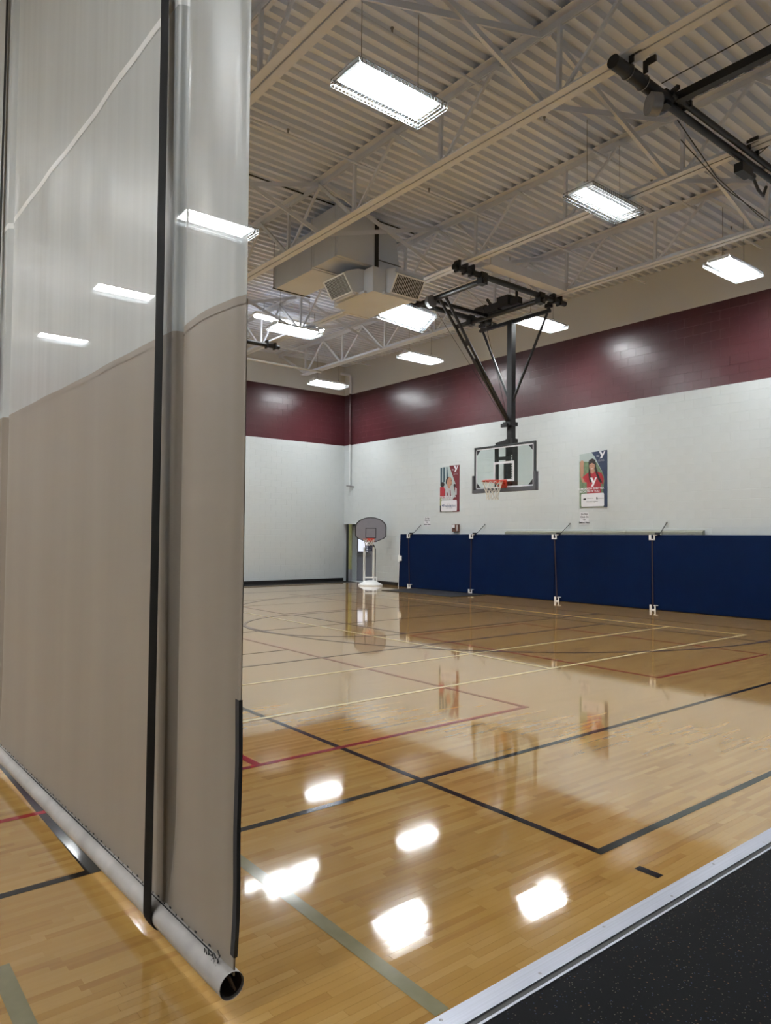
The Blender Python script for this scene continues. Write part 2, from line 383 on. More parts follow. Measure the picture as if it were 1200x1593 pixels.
def lay(axis, parent, s0, s1, hidden):
    items = []
    for c in range(33):
        z = (c + .5) * CH; mk = 'white' if c < 24 else 'maroon'
        x = s0 - (BL / 2 if c % 2 else 0)
        while x < s1 - .01:
            a, b = max(x, s0), min(x + BL, s1)
            if b - a > .05 and not hidden((a + b) / 2, z): items.append(((a + b) / 2, z, b - a, mk))
            x += BL
    def pos(i): return Vector((XR, i[0], i[1])) if axis == 'R' else Vector((i[0], YB, i[1]))
    items.sort(key=lambda i: (pos(i) - Vector((0, 0, CAM_H))).length)
    for it in items[:300]:
        o = obj('wall_block', bmesh_get(it[2], axis, it[3]), parent); o.location = pos(it)
    rest = MB()
    for it in items[300:]:
        g = block_geo(it[2], CH, axis); p = pos(it)
        rest.add([Vector(v) + p for v in g.v], g.f, 0 if it[3] == 'white' else 1)
    r = rest.build('wall_blocks', [M['white'], M['maroon']], parent); r['kind'] = 'stuff'
lay('R', wall_R, 5.6, YB, lambda y, z: (z < 1.5 and y < 17.4) or (y > DOOR_Y0 and z < DOOR_Z) )
lay('B', wall_B, 9.4, XR, lambda x, z: False)

# skirting
bs = MB(); bs.span((XR - .012, YF, 0), (XR, DOOR_Y0, .11)); tag(bs.build('baseboard_right', M['rubberblack']), 'black vinyl skirting along the right wall', kind='structure')
bs = MB(); bs.span((XL, YB - .012, 0), (XR, YB, .11)); tag(bs.build('baseboard_back', M['rubberblack']), 'black vinyl skirting along the far wall', kind='structure')

# recess with grey door in the corner
al = MB()
al.span((XR + .2, YB, 0), (XR + 1.2, YB + .2, 2.4)); al.span((XR + 1.0, DOOR_Y0 - .2, 0), (XR + 1.2, YB, 2.4))
al.span((XR + .2, DOOR_Y0 - .2, 0), (XR + 1.0, DOOR_Y0, 2.4)); al.span((XR + .2, DOOR_Y0 - .2, DOOR_Z), (XR + 1.2, YB, 2.4)); al.span((XR, DOOR_Y0 - .2, -.05), (XR + 1.2, YB + .2, 0.002))
tag(al.build('wall_recess', M['white']), 'white painted recess around the grey door in the corner', kind='structure')
DX = XR + .42
dr = thing('door_1', (DX, 20.4, 0), 'grey steel door with a bright window in the corner recess', None); dr['kind'] = 'structure'
b = MB(); b.span((DX, 19.75, .02), (DX + .05, 21.08, 2.0)); b.build('door_leaf', M['doorgrey'], dr)
b = MB(); b.span((DX - .03, 21.08, 0), (DX + .08, 21.33, 2.06)); b.span((DX - .03, 19.63, 0), (DX + .08, 19.75, 2.06)); b.span((DX - .03, 19.63, 2.0), (DX + .08, 21.33, 2.06)); b.build('door_frame', M['white'], dr)
b = MB(); b.span((DX - .012, 20.44, 1.07), (DX, 21.0, 1.56)); b.build('window_pane', emis('daylit door window', (.74, .82, 1, 1), .42), dr, 'bright daylit window pane')
b = MB(); b.span((DX - .03, 20.42, 1.03), (DX, 21.04, 1.07)); b.span((DX - .02, 20.3, .92), (DX, 21.06, 1.0)); b.build('push_bar', M['galv'], dr)
b = MB(); b.span((DX - .014, 20.02, .02), (DX, 20.08, 1.95)); b.build('astragal', M['black'], dr)
fp = thing('folding_door_post', (XR + .03, 21.1, 0), 'dark upright post with yellow green edge strip beside the corner door', 'post')
b = MB(); b.span((XR - .04, 21.0, 0), (XR + .1, 21.12, 2.06)); b.build('dark_jamb', M['black'], fp)
b = MB(); b.span((XR - .045, 20.915, .42), (XR + .06, 20.97, 2.06)); b.build('edge_strip', M['yellowtape'], fp)
b = MB(); b.span((XR - .045, 20.90, 0), (XR + .06, 20.975, .42)); b.build('kick_guard', M['grey'], fp)

# ================================================================== ROOF DECK
dk = MB(); P_, D_ = .203, .076
y = YF; prof = []
while y < YB + .2:
    prof += [(y, 0), (y + .072, 0), (y + .094, D_), (y + .181, D_)]; y += P_
prof.append((y, 0))
vs = [(x, yy, ZD + zz) for x in (XL, XR + .2) for yy, zz in prof]; n = len(prof)
dk.add(vs, [(i, n + i, n + i + 1, i + 1) for i in range(n - 1)])
dk.span((XL, YF, ZD + .12), (XR + .2, YB + .2, ZD + .2))
tag(dk.build('ceiling', M['deck']), 'ribbed steel roof deck painted warm grey', kind='structure')

# ================================================================== ROOF JOISTS
ZB = 6.855; LEG, JG = .112, .016
nodes = [5.25 + 2.06 * k for k in range(-3, 8)]
def angle_pair(mb, y0, y1, z, dz):
    for s in (-1, 1):
        x0 = s * JG / 2; x1 = s * (JG / 2 + LEG)
        mb.span((min(x0, x1), y0, z), (max(x0, x1), y1, z + dz * .010))
        mb.span((min(x0, x0 + s * .010), y0, z), (max(x0, x0 + s * .010), y1, z + dz * .10))
jl = ['roof joist high at top left corner, just right of the curtain', 'roof joist crossing in front of the air duct', 'roof joist above the caged light right of the duct', 'roof joist closest to the right wall']
ref = thing('roof_joist', (0, 0, 0), '', 'joist', 'roof joists')
b = MB(); angle_pair(b, YF, YB, ZD, -1); b.build('top_chord', M['steel'], ref)
b = MB(); angle_pair(b, -1, nodes[-1] + .1, ZB, 1); b.build('bottom_chord', M['steel'], ref)
for i, yn in enumerate(nodes):
    b = MB(); b.bar((0, yn, ZB + .05), (0, yn - .02, ZD - .05), .05, .05, (0, 1, 0)); b.build('web_bar', M['steel'], ref)
    if i < len(nodes) - 1:
        b = MB(); b.bar((-.02, yn + .05, ZB + .05), (-.02, yn + 1.03, ZD - .05), .055, .055, (1, 0, 0)); b.build('web_bar', M['steel'], ref)
        b = MB(); b.bar((.02, yn + 1.05, ZD - .05), (.02, yn + 2.03, ZB + .05), .04, .04, (1, 0, 0)); b.build('web_bar', M['steel'], ref)
b = MB(); b.bar((0, nodes[-1], ZB + .05), (0, YB - .1, ZD - .05), .06, .06, (1, 0, 0)); b.build('web_bar', M['steel'], ref)
for i, X in enumerate(JX):
    j = ref if i == 0 else copy_tree(ref)
    j.location = (X, 0, 0); j['label'] = jl[i]
j = copy_tree(ref); j.location = (XC + .03, 0, 0); j['label'] = 'roof joist directly above the curtain that hangs from it'

# cross bridging between joists
def bridging(label, X0, X1, Y):
    t = thing('cross_bridging', (X0, Y, ZB), label, 'brace', 'cross braces between the joists')
    for za, zb_, dy in ((ZD - .08, ZB + .03, 0), (ZB + .03, ZD - .08, .06)):
        b = MB(); b.bar((X0 + .06, Y + dy, za), (X1 - .06, Y + dy, zb_), .075, .006, (0, 1, 0)); b.bar((X0 + .06, Y + dy + .035, za), (X1 - .06, Y + dy + .035, zb_), .006, .07, (0, 1, 0))
        b.build('brace_angle', M['steel'], t)
bridging('crossed brace between joists beneath the top middle of the picture', JX[0], JX[1], 5.43)
bridging('crossed brace just left of the folded black hoop frame', JX[1], JX[2], 5.40)
bridging('crossed brace nearest the right edge above the wall light', JX[2], JX[3], 5.40)
bridging('crossed brace left of the duct top', JX[0], JX[1], 10.3)
bridging('crossed brace running out from the right side of the duct', JX[1], JX[2], 10.25)
bridging('crossed brace above the ceiling hung hoop frame', JX[2], JX[3], 9.9)
bridging('crossed brace above the far pair of lights', JX[1], JX[2], 15.6)
bridging('crossed brace between the last joists near the far wall', JX[2], JX[3], 15.6)
b = MB(); b.tube([(1.3, 18.9, ZB - .03), (12.6, 18.9, ZB - .03)], .035, 8); tag(b.build('bridging_pipe', M['brightsteel']), 'bright white horizontal pipe under the joists near the far wall', 'pipe')

# sprinkler lines with heads, electrical conduit
def sprinkler(label, Y, z, x0, x1):
    t = thing('sprinkler_pipe', (x0, Y, z), label, 'pipe', 'sprinkler pipes')
    b = MB(); b.tube([(x0, Y, z), (x1, Y, z)], .021, 8); b.build('pipe', M['steel'], t)
    x = x0 + 1.2
    while x < x1:
        b = MB(); b.tube([(x, Y, z), (x, Y, z + .07)], .012, 6); b.tube([(x, Y, z + .07), (x, Y, z + .085)], .022, 8); b.build('sprinkler_head', M['galv'], t); x += 2.86
sprinkler('thin sprinkler pipe crossing the joist above the nearest light', 9.15, 7.62, 1.4, 15.2)
sprinkler('thin sprinkler pipe crossing above the caged light with dark tubes', 6.5, 7.62, 4.1, 15.2)
sprinkler('thin sprinkler pipe behind the duct near the far wall', 14.2, 7.62, 1.4, 15.2)
sprinkler('thin sprinkler pipe closest to the far wall', 19.4, 7.5, 1.4, 15.0)
b = MB(); b.tube([(4.1, 10.9, 7.80), (9.5, 10.9, 7.80)], .013, 6); tag(b.build('conduit', M['black']), 'thin dark conduit under the deck beside the duct', 'conduit')
wp = thing('wall_pipe', (XR - .08, 20.9, 3.45), 'vertical pipe on the wall by the far corner, ending in a small bracket', 'pipe')
b = MB(); b.tube([(XR - .5, 20.9, 7.45), (XR - .14, 20.9, 7.45), (XR - .08, 20.9, 7.41), (XR - .08, 20.9, ZM1)], .045, 10); b.build('upper_pipe', M['steel'], wp)
b = MB(); b.tube([(XR - .08, 20.9, ZM1), (XR - .08, 20.9, ZM0)], .045, 10); b.build('maroon_pipe', M['maroon'], wp)
b = MB(); b.tube([(XR - .08, 20.9, ZM0), (XR - .08, 20.9, 3.46)], .045, 10); b.build('lower_pipe', M['white'], wp)
b = MB(); b.bar((XR - .16, 20.98, 3.44), (XR - .02, 20.74, 3.40), .03, .05); b.build('bracket', M['galv'], wp)

# ================================================================== LIGHTS
def make_light(lamps_on=(1, 1, 1, 1), cable=1.0, tilt=False):
    t = thing('ceiling_light', (0, 0, 0), '', 'light')
    L, W = 1.19, .39
    b = MB()
    b.span((-L / 2, -W / 2, .075), (L / 2, W / 2, .085))
    for s in (-1, 1):
        b.add([(-L / 2, s * W / 2, .075), (L / 2, s * W / 2, .075), (L / 2, s * (W / 2 + .02), .02), (-L / 2, s * (W / 2 + .02), .02)], [(0, 1, 2, 3)])
        b.span((s * L / 2 - .01, -W / 2, .02), (s * L / 2 + .01, W / 2, .085))
    for q in (-.25, 0, .25): b.span((-L / 2 + .02, q * W - .003, .006), (L / 2 - .02, q * W + .003, .075))
    b.span((-L / 2, -.06, .085), (L / 2, .06, .13)); b.build('housing', M['reflector'], t)
    for k in range(4):
        yc = (-.5 + (k + .5) / 4) * W; b = MB(); r = .034
        pr = [(yc + r * math.cos(a), .052 - r * math.sin(a)) for a in (0, math.pi / 3, 2 * math.pi / 3, math.pi)]
        vs = [(x, yy, zz) for x in (-L / 2 + .03, L / 2 - .03) for yy, zz in pr]
        b.add(vs, [(i, i + 1, 5 + i, 4 + i) for i in range(3)]); b.build('lamp', M['lamp'] if lamps_on[k] else M['lampdim'], t)
    g = MB(); GL, GW = L / 2 + .055, W / 2 + .065; wr_ = .0055; GZ = -.055
    for i in range(9):
        yy = -GW + 2 * GW * i / 8; g.bar((-GL, yy, GZ), (GL, yy, GZ), wr_)
    for i in range(27):
        xx = -GL + 2 * GL * i / 26; g.bar((xx, -GW, GZ), (xx, GW, GZ), wr_)
        for s in (-1, 1): g.bar((xx, s * GW, GZ), (xx, s * GW, .03), wr_)
    for zz in (-.02, .03):
        for s in (-1, 1):
            g.bar((-GL, s * GW, zz), (GL, s * GW, zz), wr_ * 1.2); g.bar((s * GL, -GW, zz), (s * GL, GW, zz), wr_ * 1.2)
    g.build('wire_guard', M['guard'], t)
    if not tilt:
        for s in (-1, 1):
            b = MB(); b.tube([(s * .42, 0, .13), (s * .42, 0, .13 + cable)], .005, 5)
            b.bar((s * .42, -.1, .09), (s * .42, 0, .22), .006); b.bar((s * .42, .1, .09), (s * .42, 0, .22), .006); b.build('cable', M['galv'], t)
    return t
ZL = 6.68
LX, LY = [5.08, 9.26, 13.42], [6.25, 10.76, 15.08, 19.7]
lbl = {(0, 0): 'biggest caged fluorescent light hanging at the top of the picture', (1, 0): 'caged light with only its middle tubes lit, upper right', (2, 0): 'caged light before the beige wall at the right edge',
       (2, 1): 'light glowing behind the hoop mast close to the right wall', (2, 2): 'light under the last joist halfway along the right wall', (2, 3): 'light hanging in the far corner of the hall',
       (1, 2): 'far light just below the long strip light, left of the diffuser', (0, 1): 'light cut by the upper edge of the curtain', (0, 2): 'light shining through the curtain mesh left of the black strap', (0, 3): 'smallest light shining through the curtain mesh, far left',
       (1, 3): 'light hidden behind the lower curtain near the far wall'}
proto = make_light(); proto_used = False
for i, X in enumerate(LX):
    for k, Y in enumerate(LY):
        if (i, k) == (1, 1): continue
        if (i, k) == (1, 0): t = make_light((0, 1, 1, 0))
        else:
            t = proto if not proto_used else copy_tree(proto); proto_used = True
        t.location = (X, Y, ZL); t['label'] = lbl[(i, k)]; t['group'] = 'caged ceiling lights'
out = [(X, 1.8) for X in LX] + [(X, Y) for X in (-2.8, -7.0, -11.2) for Y in [1.8] + LY]
for X, Y in out:
    t = copy_tree(proto); t.location = (X, Y, ZL); t['label'] = 'caged fluorescent light hanging outside the picture, over the photographer or behind the curtain'; t['group'] = 'caged lights outside the view'
t = make_light(tilt=True); t.location = (9.72, 11.36, 6.27); t.rotation_euler = (-.54, 0.05, .04); t['label'] = 'steeply tilted caged light hanging low beside the air diffuser'; t['group'] = 'caged ceiling lights'
cb = MB()
for s in (-1, 1): cb.tube([(s * .45, 0, .13), (s * .45, .70, .13 + 1.17)], .005, 5)
o = cb.build('cable', M['galv']); o.parent = t; o.matrix_parent_inverse = Matrix()
sl = thing('strip_light', (10.1, 16.7, 7.38), 'long strip light above the far lights, crossed by joist bars', 'light')
b = MB(); b.span((9.02, 16.6, 7.43), (11.2, 16.8, 7.50)); b.build('housing', M['reflector'], sl)
b = MB(); b.add([(9.05, 16.6, 7.43), (11.17, 16.6, 7.43), (11.17, 16.65, 7.36), (9.05, 16.65, 7.36), (11.17, 16.76, 7.36), (9.05, 16.76, 7.36), (11.17, 16.8, 7.43), (9.05, 16.8, 7.43)], [(0, 3, 2, 1), (3, 5, 4, 2), (5, 7, 6, 4)]); b.build('lens', emis('lit strip lens', LAMP_COL, 14), sl)
b = MB(); b.tube([(9.3, 16.7, 7.5), (9.3, 16.7, ZD)], .006, 5); b.tube([(10.9, 16.7, 7.5), (10.9, 16.7, ZD)], .006, 5); b.build('hanger', M['galv'], sl)

# ================================================================== AIR DUCT AND DIFFUSER
dt = thing('air_duct', (8.0, 11.5, 6.74), 'boxy painted air duct hanging between the joists', 'duct')
b = MB(); b.span((7.42, 10.62, 6.745), (8.30, 11.5, 7.70)); b.build('near_section', M['duct'], dt)
b = MB(); b.span((7.45, 11.5, 6.74), (8.18, 12.95, 7.50)); b.build('rear_section', M['duct'], dt)
b = MB(); X0, X1, Y0, Y1 = 8.36, 9.02, 10.72, 11.75
vs = [(X0, Y0, 6.66), (X1, Y0, 6.66), (X1, Y1, 6.66), (X0, Y1, 6.66), (X0, Y0, 7.66), (X1 - .16, Y0, 7.55), (X1 - .16, Y1, 7.55), (X0, Y1, 7.66)]
b.add(vs, [(3, 2, 1, 0), (4, 5, 6, 7), (0, 1, 5, 4), (1, 2, 6, 5), (2, 3, 7, 6), (3, 0, 4, 7)]); b.build('transition', M['duct'], dt)
b = MB(); b.span((8.27, 10.605, 6.72), (8.36, 11.4, 7.66)); b.build('gap_shade', M['duct_gap'], dt)  # dark box standing in for the shade between the duct sections
b = MB(); b.span((7.41, 11.485, 6.735), (8.31, 11.515, 7.71)); b.build('flange', M['duct'], dt)
b = MB(); b.span((7.44, 12.93, 6.73), (8.19, 12.965, 7.51)); b.build('flange', M['duct'], dt)
b = MB(); b.span((8.36, 10.712, 6.93), (9.0, 10.72, 6.945)); b.build('seam', M['duct_gap'], dt)
for yy in (10.7, 11.4, 12.9):
    b = MB(); b.tube([(7.40, yy, 6.72), (7.40, yy, ZD)], .006, 5); b.bar((7.38, yy, 6.735), (8.3, yy, 6.735), .03, .012); b.build('hanger_rod', M['duct_gap'] if yy > 12 else M['steel'], dt)
df = thing('air_diffuser', (8.76, 11.07, 6.18), 'drop box diffuser with slanted louvred grilles below the duct', 'diffuser')
CXd, CYd = 8.76, 11.07
b = MB(); b.span((8.10, 10.44, 6.188), (9.06, 11.7, 6.659)); b.build('plenum', M['duct'], df)
def arm(name, d, half, reach):
    """elbow leaving the plenum towards d with curved top and an inward-slanting open face"""
    dv = Vector((d[0], d[1], 0)); sv = Vector((-d[1], d[0], 0)); c = Vector((CXd, CYd, 0))
    pr = [(.45, 6.66), (.68, 6.665), (.80, 6.65), (.92, 6.61), (reach - .05, 6.55), (reach, 6.50), (reach - .20, 6.20), (.45, 6.20)]
    b = MB(); vs = [c + dv * u + sv * s * half + Vector((0, 0, z)) for s in (-1, 1) for u, z in pr]; n = len(pr)
    b.add(vs, [tuple(range(n)), tuple(range(2 * n - 1, n - 1, -1))] + [(i, n + i, n + (i + 1) % n, (i + 1) % n) for i in range(n)])
    e = b.build('elbow', M['duct'], df)
    A = c + dv * (reach + .004) + Vector((0, 0, 6.50)); B = c + dv * (reach - .196) + Vector((0, 0, 6.20)); nrm = (dv * .30 - Vector((0, 0, .20))).normalized()
    A, B = A + nrm * .006, B + nrm * .006
    g = MB()
    for s in (-1, 1): g.bar(A + sv * s * (half - .012), B + sv * s * (half - .012), .026, .02, nrm)
    g.bar(A - sv * half, A + sv * half, .026, .02, nrm); g.bar(B - sv * half, B + sv * half, .026, .02, nrm)
    go = g.build('grille', M['reflector'], df)
    bk = MB(); bk.add([A - sv * half - nrm * .003, A + sv * half - nrm * .003, B + sv * half - nrm * .003, B - sv * half - nrm * .003], [(0, 1, 2, 3)]); bk.build('throat_shade', M['duct_gap'], go)  # dark sheet painted as the shade inside the grille
    lv = MB()
    for k in range(18):
        s = -half + .03 + (2 * half - .06) * k / 17
        lv.bar(A + sv * s, B + sv * s, .009 if k % 3 else .014, .012, nrm)
    lo = lv.build('louvres', M['duct'], go); lo['kind'] = 'stuff'
arm('near', (-1, 0), .345, 1.11); arm('front', (0, -1), .355, .95); arm('back', (0, 1), .345, 1.0)
b = MB(); b.span((7.98, 10.55, 6.155), (8.04, 11.45, 6.2)); b.span((8.3, 10.36, 6.155), (9.1, 10.42, 6.2)); b.build('lip', M['duct'], df)
b = MB(); b.tube([(7.9, 11.35, 6.19), (7.9, 10.75, 6.19)], .035, 8); b.build('end_pipe', M['steel'], df)

# ================================================================== CEILING-HUNG BASKETBALL HOOP
H = thing('ceiling_hung_hoop', (12.45, 10.86, 2.7), 'black ceiling hung basketball hoop with glass backboard and net', 'basketball hoop')
ZP = 6.74; PY = 10.86; PX = 12.45
for Y in (9.65, 11.70):
    b = MB(); b.tube([(9.42, Y, ZP), (12.82, Y, ZP)], .058, 12); b.build('support_pipe', M['black'], H)
    for X in (9.52, 9.72, 9.9, 12.4, 12.62):
        b = MB(); b.span((X - .022, Y - .075, ZP - .075), (X + .022, Y + .075, ZB + .02)); b.build('clamp', M['black'], H)
for X, ya, yb in ((10.2, 9.55, 11.95), (11.98, 9.5, 12.2)):
    b = MB(); b.tube([(X, ya, ZP - .1), (X, yb, ZP - .1)], .055, 12); b.build('cross_pipe', M['black'], H)
    for Y in (9.65, 11.70):
        b = MB(); b.span((X - .08, Y - .07, ZP - .17), (X + .08, Y + .07, ZP + .06)); b.build('saddle', M['black'], H)
b = MB(); b.bar((10.2, 11.15, ZP - .09), (12.0, 11.15, ZP - .09), .07, .07); b.build('spreader', M['black'], H)
b = MB(); b.bar((PX, 9.76, 6.55), (PX, 11.84, 6.55), .07, .07); b.build('hanger_bar', M['black'], H)
for Y in (9.8, 11.78):
    b = MB(); b.bar((PX, Y, 6.55), (PX, Y, 6.74), .05, .05); b.span((PX - .05, Y - .07, 6.62), (PX + .05, Y + .07, 6.70)); b.build('pivot', M['black'], H)
b = MB(); b.span((PX - .07, PY - .07, 3.55), (PX + .07, PY + .07, 6.58)); b.build('mast', M['black'], H)
for Y in (9.82, 11.76):
    b = MB(); b.tube([(PX, Y, 6.54), (PX, PY + (.05 if Y > PY else -.05), 4.72)], .03, 10); b.build('side_brace', M['black'], H)
for dy, dx in ((0.09, 0), (-.05, .05)):
    b = MB(); b.tube([(10.28 + dx, PY + dy, ZP - .1), (12.38, PY + dy * .3, 4.22)], .032, 8); b.build('fold_brace', M['black'], H)
b = MB(); b.bar((11.25, PY + .02, 5.50), (11.6, PY + .02, 5.09), .09, .06); b.bar((10.98, PY + .02, 5.86), (11.06, PY + .02, 5.77), .10, .06); b.build('brace_knuckle', M['black'], H)
b = MB(); b.span((12.3, PY - .1, 4.15), (12.56, PY + .12, 4.24)); b.span((12.27, PY - .03, 4.12), (12.33, PY + .16, 4.2)); b.build('brace_collar', M['black'], H)
b = MB(); b.tube([(10.10, 10.98, 6.56), (10.10, 11.08, 6.56)], .13, 20); b.build('cable_reel', M['galv'], H)
mo = MB(); mo.span((11.86, 10.45, ZP + .0), (12.12, 10.78, ZP + .22)); mo.span((11.9, 10.78, ZP - .03), (12.06, 11.2, ZP + .14)); mo.tube([(11.98, 11.2, ZP + .1), (11.98, 11.5, ZP + .1)], .1, 12); mo.span((11.9, 10.2, ZP - .02), (12.05, 10.42, ZP + .12)); mo.tube([(11.98, 10.3, ZP + .1), (11.98, 10.3, ZP + .3)], .03, 8); mo.bar((11.95, 11.0, ZP + .1), (11.95, 11.15, ZP + .3), .05); mo.build('winch_motor', M['black'], H)
for a_, b_ in (((11.98, 10.5, 6.9), (11.98, 10.5, ZD)), ((11.5, PY, 6.6), (12.38, PY + .05, 4.3)), ((10.2, 11.03, 6.45), (12.3, PY, 4.2))):
    b = MB(); b.tube([a_, b_], .005, 5); b.build('cable', M['black'], H)
# height adjuster and backboard
b = MB(); b.span((PX - .08, PY - .11, 2.72), (PX + .10, PY + .10, 3.86)); b.build('height_slide', M['black'], H)
b = MB(); b.span((12.30, PY + .30, 2.74), (12.37, PY + .37, 3.74)); b.bar((12.33, PY + .34, 3.74), (12.4, PY, 3.80), .08, .09); b.bar((12.33, PY + .34, 3.42), (12.4, PY, 3.42), .06, .07); b.bar((12.33, PY + .34, 2.86), (12.33, PY - .1, 2.86), .06, .06); b.bar((12.27, PY + .02, 2.86), (12.27, PY + .02, 3.3), .05, .05); b.build('adjuster_frame', M['black'], H)
b = MB()
for k in range(12): b.span((PX - .085, PY - .10, 2.84 + k * .055), (PX - .078, PY - .07, 2.875 + k * .055))
b.build('height_scale', M['paper'], H)
BX, BY0, BY1, BZ0, BZ1 = 12.2, PY - .905, PY + .905, 2.69, 3.71
bb = MB(); bb.span((BX, BY0 + .03, BZ0 + .03), (BX + .012, BY1 - .03, BZ1 - .03)); gl = bb.build('backboard_glass', M['glass'], H, 'clear glass pane')
b = MB(); s_ = .045
b.span((BX - .012, BY0, BZ1 - s_), (BX + .03, BY1, BZ1)); b.span((BX - .012, BY0, BZ0), (BX + .03, BY1, BZ0 + s_)); b.span((BX - .012, BY0, BZ0 + s_), (BX + .03, BY0 + s_, BZ1 - s_)); b.span((BX - .012, BY1 - s_, BZ0 + s_), (BX + .03, BY1, BZ1 - s_))
b.build('backboard_frame', mat('dark grey frame', (46, 52, 56), .5), H)
b = MB(); s2 = .075
for (ya, yb) in ((BY0 + s_, BY0 + s2), (BY1 - s2, BY1 - s_)): b.span((BX - .004, ya, BZ0 + s_), (BX - .001, yb, BZ1 - s_))
b.span((BX - .004, BY0 + s_, BZ1 - s2), (BX - .001, BY1 - s_, BZ1 - s_)); b.span((BX - .004, BY0 + s_, BZ0 + s_), (BX - .001, BY1 - s_, BZ0 + s2)); b.build('border_line', M['paper'], gl)
b = MB(); q0, q1, z0, z1, t_ = PY - .305, PY + .305, 2.87, 3.325, .05
b.span((BX - .005, q0, z0), (BX - .002, q0 + t_, z1)); b.span((BX - .005, q1 - t_, z0), (BX - .002, q1, z1)); b.span((BX - .005, q0 + t_, z1 - t_), (BX - .002, q1 - t_, z1)); b.span((BX - .005, q0 + t_, z0), (BX - .002, q1 - t_, z0 + t_)); b.build('target_square', M['paper'], gl)
b = MB()
for (yc, zc, a, c_) in ((BY1 - s2, BZ1 - s2, -1, -1), (BY0 + s2, BZ1 - s2, 1, -1), (BY1 - s2, BZ0 + s2, -1, 1), (BY0 + s2, BZ0 + s2, 1, 1)):
    b.prism([(0, 0), (a * .12, 0), (0, c_ * .12)], lambda u, v, t, yc=yc, zc=zc: (t, yc + u, zc + v), BX - .006, BX - .002)
b.build('corner_plate', M['ink'], gl)
pad = mat('grey edge padding', (78, 80, 86), .6)
b = MB(); b.span((BX - .05, BY0 - .035, BZ0 - .05), (BX + .05, BY1 + .035, BZ0 + .035)); b.span((BX - .05, BY0 - .035, BZ0 + .035), (BX + .05, BY0 + .02, BZ0 + .36)); b.span((BX - .05, BY1 - .02, BZ0 + .035), (BX + .05, BY1 + .035, BZ0 + .36)); b.build('edge_padding', pad, H)
RXc, RZ = 11.825, 2.86
b = MB(); ring = [(RXc + .228 * math.cos(a), PY + .228 * math.sin(a), RZ) for a in [2 * math.pi * k / 28 for k in range(29)]]
b.tube(ring, .013, 8); b.span((12.03, PY - .07, RZ - .02), (12.19, PY + .07, RZ + .015)); b.span((12.17, PY - .1, RZ - .14), (12.2, PY + .1, RZ + .05)); b.bar((12.18, PY - .06, RZ - .13), (11.98, PY - .1, RZ - .01), .015); b.bar((12.18, PY + .06, RZ - .13), (11.98, PY + .1, RZ - .01), .015); rim = b.build('rim', M['red'], H, 'orange red steel rim')
def make_net(cx, cy_, z0, r0, r1, h, n, rows, wr_, m, parent):
    b = MB()
    for k in range(n):
        for sgn in (1, -1):
            path = []
            for i in range(rows + 1):
                f = i / rows; a = 2 * math.pi * (k + sgn * i * .5) / n; r = r0 + (r1 - r0) * min(1, f * 1.3) + (.0 if f < .8 else .012 * (f - .8) * 5)
                path.append((cx + r * math.cos(a), cy_ + r * math.sin(a), z0 - h * f))
            b.tube(path, wr_, 4, False)
    return b.build('net', m, parent)
make_net(RXc, PY, RZ - .01, .225, .125, .40, 12, 5, .0055, M['net'], rim)

# ================================================================== FOLDED HOOP FRAME, TOP RIGHT
G = thing('folded_hoop_frame', (8.5, 4.35, 6.6), 'black folded hoop frame clamped under the joists at upper right', 'hoop frame')
b = MB(); b.tube([(6.62, 4.35, 6.74), (7.75, 4.35, 6.74)], .075, 14); b.build('end_pipe', M['black'], G)
b = MB(); b.tube([(7.6, 4.37, 6.72), (12.4, 4.37, 6.72)], .045, 12); b.build('long_pipe', M['black'], G)
b = MB(); b.tube([(7.7, 4.29, 6.79), (12.4, 4.29, 6.79)], .038, 12); b.build('long_pipe', M['black'], G)
b = MB(); b.bar((7.86, 4.3, 6.80), (7.86, 1.2, 6.80), .10, .10); b.build('cross_beam', M['black'], G)
for X in (6.84, 7.12, 9.62, 9.86, 12.4):
    b = MB(); b.span((X - .014, 4.24, 6.78), (X + .014, 4.29, ZB + .06)); b.span((X - .014, 4.14, ZB), (X + .014, 4.25, ZB + .07)); b.build('clamp', M['black'], G)
for X in (6.9, 7.2):
    b = MB(); b.tube([(X, 4.35 + .082 * math.cos(a), 6.74 + .082 * math.sin(a)) for a in [2 * math.pi * k / 16 for k in range(17)]], .006, 5); b.build('band', M['galv'], G)
b = MB(); b.tube([(7.34, 4.36, 6.56), (7.44, 4.30, 6.56)], .125, 22); b.build('cable_reel', M['galv'], G)
b = MB(); b.span((7.60, 4.29, 6.64), (7.72, 4.43, 6.82)); b.bar((7.7, 4.2, 6.83), (7.8, 4.42, 6.83), .045); b.span((7.9, 4.24, 6.76), (7.97, 4.42, 6.84)); b.span((8.06, 4.24, 6.76), (8.10, 4.42, 6.84)); b.span((7.5, 4.36, 6.6), (7.56, 4.42, 6.68)); b.build('bracket_cluster', M['black'], G)
b = MB(); b.span((9.52, 4.30, 6.50), (9.82, 4.42, 6.62)); b.tube([(9.82, 4.36, 6.56), (9.95, 4.36, 6.56)], .045, 10); b.tube([(9.95, 4.36, 6.56), (10.15, 4.38, 6.46), (10.35, 4.4, 6.44), (10.45, 4.4, 6.6)], .022, 8); b.build('limit_switch', M['black'], G)
for pth in ([(7.95, 4.35, 6.6), (9.2, 4.5, 6.38), (10.6, 4.5, 6.2)], [(8.3, 4.5, 6.55), (9.5, 4.55, 6.35), (10.8, 4.5, 6.25)], [(7.6, 4.35, 6.9), (7.62, 1.4, 6.95)], [(9.9, 4.3, 6.8), (10.1, 3.4, 7.4)]):
    b = MB(); b.tube(pth, .007, 5); b.build('cable', M['black'], G)
